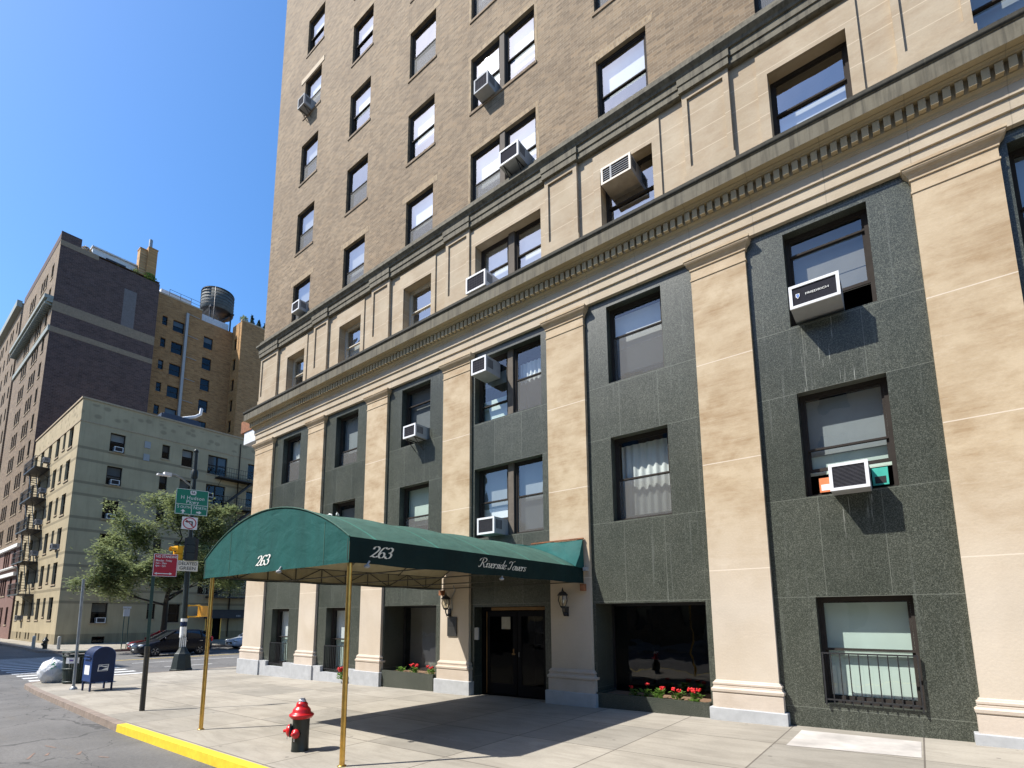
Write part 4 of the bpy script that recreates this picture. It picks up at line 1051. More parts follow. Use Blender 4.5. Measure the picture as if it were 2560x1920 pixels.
# ------------------------------------------------------------------ geraniums in the planters
def geranium(x, y, z, label, s=1, blooms=3, seed=0):
    r = random.Random(seed); t = thing('geranium', label, 'flower', (x, y, z), 'geraniums in the granite planters', True)
    st = MB(); lf = MB(); fl_ = MB()
    for i in range(9): a = r.uniform(0, 6.3); st.tube([(0, 0, -.02), (.05 * math.cos(a) * s, .05 * math.sin(a) * s, .10 * s)], .004, 4)
    for i in range(42):
        a = r.uniform(0, 6.3); rad = r.uniform(.02, .12) * s; h = r.uniform(.02, .15) * s; c = Vector((rad * math.cos(a), rad * math.sin(a), h)); q = r.uniform(.022, .038) * s
        e1 = Vector((math.cos(a + 1.5), math.sin(a + 1.5), r.uniform(-.3, .3))) * q; e2 = Vector((math.cos(a) * .8, math.sin(a) * .8, r.uniform(.1, .8))) * q
        lf.add([c - e1 - e2 * .3, c - e1 * .6 + e2, c + e1 * .6 + e2, c + e1 - e2 * .3, c - e2], [(0, 1, 2, 3, 4)])
    for i in range(blooms):
        a = r.uniform(0, 6.3); c = Vector((.07 * s * math.cos(a), .06 * s * math.sin(a), r.uniform(.17, .23) * s)); st.tube([(0, 0, .08 * s), c], .004, 4)
        for k in range(16): fl_.ball(c + Vector((r.uniform(-1, 1), r.uniform(-1, 1), r.uniform(-.7, .7))) * .028 * s, .014 * s, 5)
    st.build('stem', M['leaf_bright'], t); lf.build('leaves', M['leaf_bright'], t)
    if blooms: fl_.build('blossom', M['petal_red'], t)
geranium(-12.35, .22, .36, 'leafy green geranium without flowers in the left planter', 1.2, 0, 1)
geranium(-11.75, .20, .36, 'red geranium in the middle of the left planter', 1.3, 4, 2)
geranium(-11.05, .20, .36, 'red geranium at the right end of the left planter', 1.2, 3, 3)
geranium(-4.90, .30, .33, 'red geranium in shade at the left of the right planter', 1.0, 1, 4)
geranium(-4.62, .26, .33, 'tall single red geranium in the right planter', 1.2, 1, 5)
geranium(-4.28, .20, .33, 'bright leafy geranium with few flowers in the right planter', 1.35, 1, 6)
geranium(-3.92, .18, .33, 'red geranium with two blooms in the right planter', 1.25, 2, 7)
geranium(-3.58, .16, .33, 'bushy red geranium at the right end of the right planter', 1.3, 4, 8)
geranium(-14.85, -.12, .0, 'red geranium against the pier behind the near brass post', 1.6, 5, 9)

# ------------------------------------------------------------------ hydrants
def hydrant(x, y, label, red=True, s=1, rz=0):
    t = thing('fire_hydrant', label, 'hydrant', (x, y, gz(x)), None, True, rz); mr = M['hydrant_red' if red else 'hydrant_black']; mk_ = M['hydrant_black']; ms = M['hydrant_silver' if red else 'hydrant_black']
    S = lambda prof: [(a * s, b * s) for a, b in prof]
    b = MB(); b.lathe(S([(.128, -.02), (.128, .02), (.124, .03), (.122, .20), (.124, .45), (.126, .47)]), 28); b.build('barrel', mk_, t)
    c = MB(); c.lathe(S([(.126, .470), (.15, .475), (.176, .505), (.182, .525), (.176, .535), (.150, .55), (.135, .565), (.130, .60), (.118, .615), (.100, .635), (.088, .645), (.086, .67), (.082, .69), (.065, .71), (.052, .718)]), 28); c.build('bonnet', mr, t)
    n = MB(); n.lathe(S([(.056, .718), (.056, .742), (.040, .744)]), 16); n.lathe(S([(.042, .744), (.040, .768), (.030, .77)]), 5, smooth=False); n.build('operating_nut', ms, t)
    def nozzle(ang, z, r1, ln):
        T = Matrix.Rotation(ang, 4, 'Z') @ Matrix.Translation((0, 0, z * s)) @ Matrix.Rotation(math.pi / 2, 4, 'Y')
        q = MB(); q.lathe(S([(r1 * .8, .10), (r1 * .8, .13 + ln), (r1 * 1.12, .135 + ln), (r1 * 1.12, .16 + ln)]), 18, T); o = q.build('nozzle', mk_, t)
        q = MB(); q.lathe(S([(r1 * 1.02, .161 + ln), (r1 * .98, .185 + ln), (r1 * .6, .205 + ln), (.024, .212 + ln), (.024, .245 + ln), (.012, .25 + ln)]), 18, T); q.build('nozzle_cap', mr, o)
        q = MB(); d = Vector((math.cos(ang), math.sin(ang), 0)) * (.19 + ln) * s; q.tube([d + Vector((0, 0, (z - r1) * s)), d + Vector((0, 0, (z - r1 - .04) * s))], .006 * s, 5); q.build('chain', ms, o)
    nozzle(R(238), .30, .088, .0); nozzle(R(293), .265, .068, -.04)
    return t
hydrant(-7.46, -5.98, 'black fire hydrant with glossy red bonnet and silver nut near the yellow kerb')
hydrant(-46.3, -1.85, 'small dark fire hydrant between grey bollards on the far corner', False, 1.05, 1)
for x, y, lb in ((-47.2, -2.3, 'grey bollard left of the far hydrant'), (-45.2, -1.35, 'grey bollard right of the far hydrant')):
    b = MB(); z = gz(x); b.lathe([(.10, z), (.10, z + .78), (.09, z + .84), (.05, z + .87)], 12, Matrix.Translation((x, y, 0))); o = b.build('bollard', M['bollard_grey']); tag(o, lb, 'bollard', 'bollards on the far corner')

for i, (x, y, z, lb) in enumerate(((-8.05, -5.3, 3.80, 'left scrap of white litter on top of the canopy'), (-7.85, -5.25, 3.79, 'right scrap of white litter on top of the canopy'))):
    b = MB(); r = random.Random(i); V = [(x + r.uniform(-.09, .09), y + r.uniform(-.06, .06), z + r.uniform(-.01, .07)) for k in range(9)]; b.add(V, [(0, 1, 2), (2, 3, 4), (4, 5, 6), (6, 7, 8), (0, 4, 8), (1, 5, 7)]); tag(b.build('litter_scrap', M['letter_white']), lb, 'litter')

# ------------------------------------------------------------------ street furniture
CAMP = Vector((0, -10.5, 2.016))
def facing(px_, py_, turn=0):
    d = Vector((px_ - CAMP.x, py_ - CAMP.y, 0)).normalized(); r = Vector((d.y, -d.x, 0))
    return Matrix.Rotation(R(turn), 3, 'Z') @ r
def plate(mb, Mx, w, h, th=.006, mi=0, r=.0):
    if r:
        P = [(a, b) for cx_, cy_, a0 in ((w / 2 - r, h / 2 - r, 0), (-w / 2 + r, h / 2 - r, 90), (-w / 2 + r, -h / 2 + r, 180), (w / 2 - r, -h / 2 + r, 270)) for a, b in [(cx_ + r * math.cos(R(a0 + t)), cy_ + r * math.sin(R(a0 + t))) for t in (0, 30, 60, 90)]]
    else: P = [(w / 2, h / 2), (-w / 2, h / 2), (-w / 2, -h / 2), (w / 2, -h / 2)]
    n = len(P); V = [Mx @ Vector((a, b, z)) for z in (-th, 0) for a, b in P]
    mb.add(V, [tuple(range(n)), tuple(range(n, 2 * n))] + [(i, (i + 1) % n, n + (i + 1) % n, n + i) for i in range(n)], mi)
def flat(mb, Mx, pts, z, mi=0):
    mb.add([Mx @ Vector((a, b, z)) for a, b in pts], [tuple(range(len(pts)))], mi)
def ringp(mb, Mx, r0, r1, z, n=32, mi=0, cx_=0, cy_=0):
    V = [Mx @ Vector((cx_ + r * math.cos(2 * math.pi * i / n), cy_ + r * math.sin(2 * math.pi * i / n), z)) for r in (r0, r1) for i in range(n)]
    mb.add(V, [(i, (i + 1) % n, n + (i + 1) % n, n + i) for i in range(n)], mi)
def rect(a, b, c, d): return [(a, c), (b, c), (b, d), (a, d)]
def border(mb, Mx, w, h, e, t, z):
    for q in (rect(-w / 2 + e, w / 2 - e, h / 2 - e - t, h / 2 - e), rect(-w / 2 + e, w / 2 - e, -h / 2 + e, -h / 2 + e + t), rect(-w / 2 + e, -w / 2 + e + t, -h / 2 + e + t, h / 2 - e - t), rect(w / 2 - e - t, w / 2 - e, -h / 2 + e + t, h / 2 - e - t)):
        flat(mb, Mx, q, z)

# red regulation sign on its own channel post
sx0, sy0 = -14.1, -6.0
t = thing('street_sign', 'red and white no standing sign on a thin green post by the kerb', 'street sign', (sx0, sy0, gz(sx0)))
rd = facing(sx0, sy0, -3)
p = MB(); z0 = gz(sx0); nx = Vector((rd.y, -rd.x, 0))
for a, b, c, d in ((-.035, -.020, 0, .03), (.020, .035, 0, .03), (-.020, .020, .022, .03)):
    V = []
    for zz in (z0 - .05, 3.55):
        for u, w in ((a, c), (b, c), (b, d), (a, d)):
            q = Vector((sx0 - .10 * (zz / 3.5), sy0, 0)) + rd * u - nx * w; V.append((q.x, q.y, zz))
    p.add(V, [(0, 1, 2, 3), (4, 5, 6, 7), (0, 1, 5, 4), (1, 2, 6, 5), (2, 3, 7, 6), (3, 0, 4, 7)])
p.build('post', M['green_post'], t)
p = MB(); p.tube([(sx0 + .0, sy0, z0), (sx0 - .03, sy0, z0 + 1.45)], .055, 8); p.build('post_sleeve', M['brown_post'], t)
w, h = .50, .55
Mx = frameM(Vector((sx0 - .09, sy0, 3.275)) + rd * .225 + nx * .012, rd)
s = MB(); plate(s, Mx, w, h, .005, r=.02); S = s.build('sign_panel', M['sign_red'], t)
s = MB(); border(s, Mx, w, h, .004, .012, .0012); s.build('sign_border', M['sign_white'], S, world=False)
for body, sz, yy, k in (('NO STANDING', .082, .205, .80), ('Monday - Friday', .066, .11, .78), ('7am - 10am', .062, .045, .78), ('4pm - 7pm', .062, -.018, .78)):
    text(body, sz, Mx @ Matrix.Translation((-w / 2 + .045, yy, .0016)), M['sign_white'], S, 'lettering', .0004, 'LEFT', k, bold=.002 if sz > .08 else .001)
s = MB(); flat(s, Mx, rect(-.16, .10, -.215, -.195), .0016)
for sgn, x in ((-1, -.16), (1, .10)): flat(s, Mx, [(x, -.235), (x + sgn * .055, -.205), (x, -.175)], .0016)
s.build('arrow', M['sign_white'], S, world=False)
# bare galvanised pole
p = MB(); x, y = -21.15, -5.72; z = gz(x)
p.tube([(x, y, z - .02), (x - .25, y, z + 3.52)], .042, 12); p.lathe([(.11, z), (.10, z + .04), (.06, z + .09), (.045, z + .10)], 10, Matrix.Translation((x, y, 0)))
tag(p.build('signpost', M['galvanised']), 'bare grey steel pole in front of the litter bin', 'pole')

# street lamp and its signs
lx, ly = -25.45, -1.04; lz = -.26
def lp(z): return lx - .05 - .032 * (z - 1), ly
L = thing('street_lamp', 'tall dark street lamp post on a flared cast base with a silver arm', 'street lamp', (lx, ly, lz))
b = MB(); T = Matrix.Translation((lx + .05, ly, lz))
b.lathe([(.46, 0), (.46, .06), (.42, .08), (.36, .5), (.33, .66), (.31, .72), (.26, .76), (.20, .86), (.15, .95), (.13, 1.0)], 8, T, smooth=False); b.build('cast_base', M['lamp_post_dark'], L)
p = MB(); p.tube([(*lp(z), z) for z in (.6, 3, 6, 9.75)], [.125, .115, .10, .085], 12); p.lathe([(.09, 9.7), (.12, 9.75), (.06, 9.85), (.0, 9.9)], 10, Matrix.Translation((lp(9.7)[0], ly, 0)))
p.lathe([(.13, 8.45), (.15, 8.5), (.15, 8.75), (.12, 8.85)], 10, Matrix.Translation((lp(8.6)[0], ly, 0))); p.build('shaft', M['lamp_post_dark'], L)
a = MB(); a.tube([(lp(8)[0], ly, 7.98), (lp(8)[0] + .05, ly - .55, 8.33), (lp(8)[0] + .1, ly - .85, 8.42), (lp(8)[0] + .1, ly - 1.05, 8.40)], .04, 8); a.build('arm', M['galvanised'], L)
a = MB(); a.box(lp(8)[0] - .02, lp(8)[0] + .22, ly - 1.30, ly - 1.02, 8.29, 8.45); a.box(lp(8)[0] + .0, lp(8)[0] + .2, ly - 1.55, ly - 1.30, 8.27, 8.34); a.build('luminaire', M['ac_white'], L)
f = MB()
for z0_, z1_, m in ((1.15, 1.62, 0), (1.66, 1.82, 1), (1.84, 1.98, 0)): f.lathe([(.132, z0_), (.131, z1_)], 12, Matrix.Translation((lp(1.5)[0], ly, 0)), m)
f.build('sticker', [M['letter_white'], M['mail_navy']], L)
f = MB(); rr = facing(lx, ly); nn = Vector((rr.y, -rr.x, 0))
for u in (-.09, -.02, .05, .12): 
    c = Vector((lp(1)[0], ly, .95)) + rr * u + nn * .14; f.add([c - rr * .022 - Vector((0, 0, .2)), c + rr * .022 - Vector((0, 0, .25)), c + rr * .022 + Vector((0, 0, .2)), c - rr * .022 + Vector((0, 0, .2))], [(0, 1, 2, 3)])
f.build('torn_flyer', M['letter_white'], L)

def on_pole(u, z, out=.14, turn=0):
    rd = facing(lx, ly, turn); nx = Vector((rd.y, -rd.x, 0)); x, y = lp(z)
    return frameM(Vector((x, y, z)) + rd * u + nx * out, rd), rd, nx
# green guide sign
Mx, rd, nx = on_pole(-.03, 7.28, .14, 4)
t = thing('guide_sign', 'large green parkway direction sign high on the lamp post', 'road sign', tuple(Mx.translation))
s = MB(); plate(s, Mx, 1.31, 1.20, .01, r=.05); S = s.build('sign_panel', M['sign_green'], t)
s = MB(); border(s, Mx, 1.31, 1.20, .012, .02, .0015)
flat(s, Mx, rect(-.62, .62, -.135, -.115), .0015); flat(s, Mx, rect(-.008, .012, -.57, -.137), .0015); s.build('sign_border', M['sign_white'], S, world=False)
text('H Hudson', .24, Mx @ Matrix.Translation((.02, .19, .002)), M['sign_white'], S, 'lettering', .001, sx=.86, space=1.12)
text('Pkwy', .24, Mx @ Matrix.Translation((.02, -.005, .002)), M['sign_white'], S, 'lettering', .001, sx=.9, space=1.15)
for x0, a, c in ((-.57, 'S', 'OUTH'), (.07, 'N', 'ORTH')):
    text(a, .215, Mx @ Matrix.Translation((x0, -.25, .002)), M['sign_white'], S, 'lettering', .001, 'LEFT', .85)
    text(c, .165, Mx @ Matrix.Translation((x0 + .125, -.262, .002)), M['sign_white'], S, 'lettering', .001, 'LEFT', .85, 1.05)
s = MB(); r = .085
flat(s, Mx, [(-.11 + .025, .535), (.11 + .025, .535), (.15, .48), (.14, .40), (.11, .345), (-.06, .345), (-.09, .40), (-.10, .48)], .002); s.build('route_shield', M['sign_white'], S, world=False)
text('9A', .17, Mx @ Matrix.Translation((.025, .44, .003)), M['sign_black'], S, 'lettering', .001, sx=.8, bold=.004)
s = MB(); ax_, ay = -.33, -.46
flat(s, Mx, [(ax_ - .035, ay - .09), (ax_ + .035, ay - .09), (ax_ + .035, ay), (ax_ - .035, ay)], .002); flat(s, Mx, [(ax_ - .10, ay), (ax_ + .10, ay), (ax_, ay + .10)], .002)
ax_ = .30
flat(s, Mx, [(ax_ - .10, ay - .035), (ax_, ay - .035), (ax_, ay + .035), (ax_ - .10, ay + .035)], .002); flat(s, Mx, [(ax_, ay - .09), (ax_ + .11, ay), (ax_, ay + .09)], .002)
s.build('arrow', M['sign_white'], S, world=False)
# no left turn
Mx, rd, nx = on_pole(-.06, 6.29, .14, 2)
t = thing('turn_sign', 'square white no left turn sign with red ring under the green sign', 'road sign', tuple(Mx.translation))
s = MB(); plate(s, Mx, .62, .57, .006, r=.02); S = s.build('sign_panel', M['sign_white'], t)
s = MB(); ringp(s, Mx, .228, .27, .0035); q = Vector((math.cos(R(-45)), math.sin(R(-45)))); o_ = Vector((-q.y, q.x)) * .02
flat(s, Mx, [tuple(-q * .235 - o_), tuple(q * .235 - o_), tuple(q * .235 + o_), tuple(-q * .235 + o_)], .0032); s.build('prohibition_ring', M['sign_red'], S, world=False)
s = MB(); flat(s, Mx, rect(.07, .125, -.14, .045), .0018); flat(s, Mx, rect(-.08, .125, .046, .095), .0018); flat(s, Mx, [(-.08, .0), (-.19, .07), (-.08, .14)], .0018); s.build('turn_arrow', M['sign_black'], S, world=False)
# delayed green
Mx, rd, nx = on_pole(-.02, 4.32, .20, 4)
t = thing('signal_plate', 'cream plate with black words about a delayed green light on the post', 'road sign', tuple(Mx.translation))
s = MB(); plate(s, Mx, .80, .47, .03, r=.015); S = s.build('sign_panel', M['sign_cream'], t)
text('DELAYED', .20, Mx @ Matrix.Translation((0, .10, .002)), M['sign_black'], S, 'lettering', .001, sx=.82, space=1.08, bold=.003); text('GREEN', .20, Mx @ Matrix.Translation((0, -.11, .002)), M['sign_black'], S, 'lettering', .001, sx=1.0, space=1.05, bold=.003)
# traffic signal seen from the side, dark signal box, pedestrian signal
def signal(Mx, label, mat, name='traffic_light', visors=True, depth=.26):
    t = thing(name, label, 'traffic light', tuple(Mx.translation)); b = MB()
    for k in range(3):
        z = .36 - .36 * k
        V = [Mx @ Vector((a, z + c, d)) for a in (-.17, .17) for c in (-.172, .172) for d in (-depth / 2, depth / 2)]
        b.add(V, [(0, 1, 3, 2), (4, 6, 7, 5), (0, 4, 5, 1), (2, 3, 7, 6), (0, 2, 6, 4), (1, 5, 7, 3)])
    o = b.build('housing', mat, t); v = MB()
    for k in range(3):
        z = .36 - .36 * k; n = 12; V = []
        for i in range(n + 1):
            an = R(-30 + 240 * i / n)
            for dd, rr_ in ((depth / 2, .135), (depth / 2 + .22, .125)): V.append(Mx @ Vector((rr_ * math.cos(an), z + rr_ * math.sin(an), dd)))
        v.add(V, [(2 * i, 2 * i + 2, 2 * i + 3, 2 * i + 1) for i in range(n)], 0, True)
    v.build('visor', mat, t)
    l = MB()
    for k in range(3): l.lathe([(.11, 0), (.0, .03)], 12, Mx @ Matrix.Translation((0, .36 - .36 * k, depth / 2 + .002)))
    l.build('lens', M['car_glass'], t)
    return t
Mx, rd, nx = on_pole(-.42, 4.68, .02); ML = frameM(Mx.translation, Matrix.Rotation(R(-62), 3, 'Z') @ rd)
tl = signal(ML, 'yellow traffic light seen from the side behind the red sign', M['traffic_yellow'])
a = MB()
for z in (4.13, 5.2): a.tube([Vector((*lp(z), z)), Vector((*lp(z), z)) + rd * -.45], .028, 8)
a.build('mounting_arm', M['traffic_yellow'], tl)
Mx, rd, nx = on_pole(.06, 5.1, .20); ML = frameM(Mx.translation, rd * -1)
sg = signal(ML, 'black traffic light seen from behind above the cream plate', M['lamp_post_dark'], depth=.22)
b = MB(); plate(b, Mx @ Matrix.Translation((.02, .0, -.05)), .56, 1.0, .03, r=.03); b.build('backplate', M['roof_dark'], sg)
Mx, rd, nx = on_pole(.78, 2.30, 0)
t = thing('pedestrian_signal', 'yellow pedestrian signal box on two arms low on the lamp post', 'traffic light', tuple(Mx.translation))
RX = Matrix.Rotation(R(-38), 3, 'Z') @ rd; MP = frameM(Mx.translation, RX)
b = MB(); plate(b, MP @ Matrix.Translation((0, 0, .14)), .47, .49, .28, r=.03); b.build('housing', M['signal_amber'], t)
b = MB(); plate(b, MP @ Matrix.Translation((0, 0, -.141)), .40, .42, .012, r=.02); border(b, MP @ Matrix.Translation((0, 0, .141)), .47, .49, .03, .02, .001); b.build('visor', M['traffic_yellow'], t)
b = MB()
for z in (2.06, 2.56): b.tube([Vector((*lp(z), z)), Vector((*lp(z), z)) + rd * .6], .03, 8); b.ball(Vector((*lp(z), z)) + rd * .14, .06, 8)
b.build('mounting_arm', M['traffic_yellow'], t)

# mailbox
t = thing('mailbox', 'dark blue street mailbox with rounded top and postal eagle emblem', 'mailbox', (-20.22, -5.34, gz(-20.2)), None, True, R(4))
w, d = .30, .33; prof = [(-w, .28), (w, .28), (w, 1.06)] + [(w * math.cos(R(a)), 1.06 + w * .92 * math.sin(R(a))) for a in range(10, 180, 10)] + [(-w, 1.06)]
b = MB(); n = len(prof)   # local: emblem side faces +x, letter slot side faces -y
V = [(x_, u, z_) for x_ in (-d, d) for u, z_ in prof]
b.add(V, [tuple(range(n)), tuple(range(n, 2 * n))], 0); b.add(V, [(i, (i + 1) % n, n + (i + 1) % n, n + i) for i in range(n)], 0, False)
b.build('body', [M['mail_navy']], t)
b = MB()
for x_ in (-d, d): b.tube([(x_, u, z_) for u, z_ in prof] + [(x_, *prof[0])], .012, 6)
b.build('rim', M['mail_blue'], t)
for sx in (-1, 1):
    for sy in (-1, 1):
        b = MB(); X = sx * (d - .03); Y = sy * (w - .02); b.box(X - .03, X + .03, Y - .02, Y + .02, 0, .34); b.box(X - .01, X + .01, min(Y, Y - sy * .12), max(Y, Y - sy * .12), .24, .29); b.build('leg', M['mail_navy'], t)
b = MB(); b.box(-d - .001, d + .001, -w - .008, -w - .001, .30, .96); b.build('front_panel', M['mail_blue'], t)
b = MB(); b.box(-.2, .2, -w - .013, -w - .009, .50, .78); b.build('collection_label', M['mail_blue_label'], t)
b = MB(); b.box(-.25, .25, -w - .05, -w - .008, .97, 1.0); b.tube([(-.2, -w - .04, 1.08), (.2, -w - .04, 1.08)], .012, 6); b.build('letter_flap', M['mail_blue'], t)
ME = frameM((d + .003, .0, .70), (0, 1, 0)); b = MB()
k = .1
def sk(pts): return [(x_ + k * y_, y_) for x_, y_ in pts]
flat(b, ME, sk(rect(-.135, .135, -.10, .10)), 0); E1 = b.build('emblem_plate', M['mail_blue_label'], t)
b = MB(); flat(b, ME, sk([(-.115, .085), (.118, .085), (.118, .055), (.01, .05), (-.06, .075), (-.115, .06)]), .001); flat(b, ME, sk([(-.115, .045), (-.05, .045), (.06, .01), (.118, .035), (.118, .005), (.02, -.035), (-.04, -.065), (-.115, -.065)]), .001)
flat(b, ME, sk([(-.115, -.075), (.118, -.075), (.118, -.09), (-.115, -.09)]), .0005); b.build('eagle_emblem', M['mail_navy'], E1)

# litter bin and bag
bx_, by_ = -23.45, -5.2
t = thing('litter_bin', 'dark green slatted litter bin with a small white notice', 'litter bin', (bx_, by_, gz(bx_)), None, True, R(20))
b = MB(); n = 30
for i in range(n):
    a0 = 2 * math.pi * i / n; a1 = a0 + .13
    for z0_, z1_, r0, r1 in ((.05, .95, .33, .40),):
        V = [(r * math.cos(a), r * math.sin(a), z) for r, z in ((r0, z0_), (r1, z1_)) for a in (a0, a1)]; b.add(V, [(0, 1, 3, 2)])
b.build('slats', M['bin_green'], t)
b = MB(); b.lathe([(.30, .04), (.305, .06), (.365, .93), (.35, .93)], 30); b.build('liner', M['lamp_post_dark'], t)
b = MB()
for z, r in ((.06, .335), (.5, .37), (.94, .402)): b.lathe([(r, z - .03), (r + .012, z - .03), (r + .012, z + .03), (r, z + .03)], 30)
b.lathe([(.40, 1.04), (.425, 1.04), (.425, 1.10), (.40, 1.10)], 30)
for i in range(10): a = 2 * math.pi * i / 10; b.box(.40 * math.cos(a) - .01, .40 * math.cos(a) + .01, .40 * math.sin(a) - .01, .40 * math.sin(a) + .01, .96, 1.05)
for i in range(4): a = 2 * math.pi * i / 4; b.box(.30 * math.cos(a) - .03, .30 * math.cos(a) + .03, .30 * math.sin(a) - .03, .30 * math.sin(a) + .03, 0, .06)
b.build('hoops', M['bin_green'], t)
b = MB(); V = [(.425 * math.cos(R(a)), .425 * math.sin(R(a)), z) for a in (-75, -62, -49, -36, -23) for z in (.70, .90)]; b.add(V, [(2 * i, 2 * i + 2, 2 * i + 3, 2 * i + 1) for i in range(4)]); nt = b.build('notice', M['sign_white'], t)
b = MB(); V = [(.428 * math.cos(R(a)), .428 * math.sin(R(a)), z) for a in (-60, -52, -44) for z in (.78, .83)]; b.add(V, [(0, 2, 3, 1), (2, 4, 5, 3)]); b.build('notice_mark', M['lettering_purple'], nt)
r = random.Random(5); b = MB(); cxb, cyb = -24.35, -5.66; zb = gz(cxb)
me_v = []; nu, nv = 28, 16
for j in range(nv + 1):
    v = j / nv; z = .80 * v; rad = .40 * (math.sin(math.pi * min(1, v * .80 + .14)) ** .55) * (1 if v < .9 else (1.0 - (v - .9) * 6.2))
    for i in range(nu):
        a = 2 * math.pi * i / nu; k = 1 + .05 * math.sin(a * 5 + j * .7) + .035 * math.sin(a * 11 - j * 1.3) + r.uniform(-.02, .02)
        me_v.append((cxb + rad * k * 1.1 * math.cos(a) + (.10 * (1 - v) - .05) * 0, cyb + rad * k * math.sin(a), zb + z + .015 * math.sin(a * 7)))
b.add(me_v, [(j * nu + i, j * nu + (i + 1) % nu, (j + 1) * nu + (i + 1) % nu, (j + 1) * nu + i) for j in range(nv) for i in range(nu)], 0, True)
b.ball((cxb, cyb, zb + .80), .07, 8); b.ball((cxb - .42, cyb - .12, zb + .06), .10, 8, 0, (1.2, .9, .6))
G = b.build('rubbish_bag', M['bag_film']); tag(G, 'full white plastic rubbish bag with green print beside the bin', 'bag')
b = MB(); rdb = facing(cxb, cyb); nxb = Vector((rdb.y, -rdb.x, 0))
for u, z, s in ((.0, .62, .07), (.06, .55, .05), (-.03, .5, .045), (.03, .68, .05)):
    c = Vector((cxb, cyb, zb + z)) + rdb * u + nxb * (.44 - (z - .5) * .35); up = Vector((0, 0, 1)) - nxb * .5
    b.add([c + rdb * s, c - rdb * s, c + up * s], [(0, 1, 2)])
b.build('print', M['bag_print'], G, world=False)

# bus stop lantern: two thin posts with a white box
t = thing('bus_stop_post', 'pair of thin green posts topped by a white box across the avenue', 'post', (-42.9, 1.7, gz(-42.9)))
b = MB(); z = gz(-42.9)
for y in (1.58, 1.86): b.tube([(-42.9, y, z), (-42.9, y, 2.15)], .03, 6)
b.build('post', M['green_post'], t); b = MB()
b.box(-42.98, -42.82, 1.52, 1.86, 2.12, 2.62); b.build('box', M['ac_white'], t)
b = MB(); b.box(-43.0, -42.8, 1.48, 1.92, 2.66, 2.80); b.box(-42.95, -42.85, 1.70, 1.74, 2.62, 2.66); b.build('box_top', M['ac_white'], t)

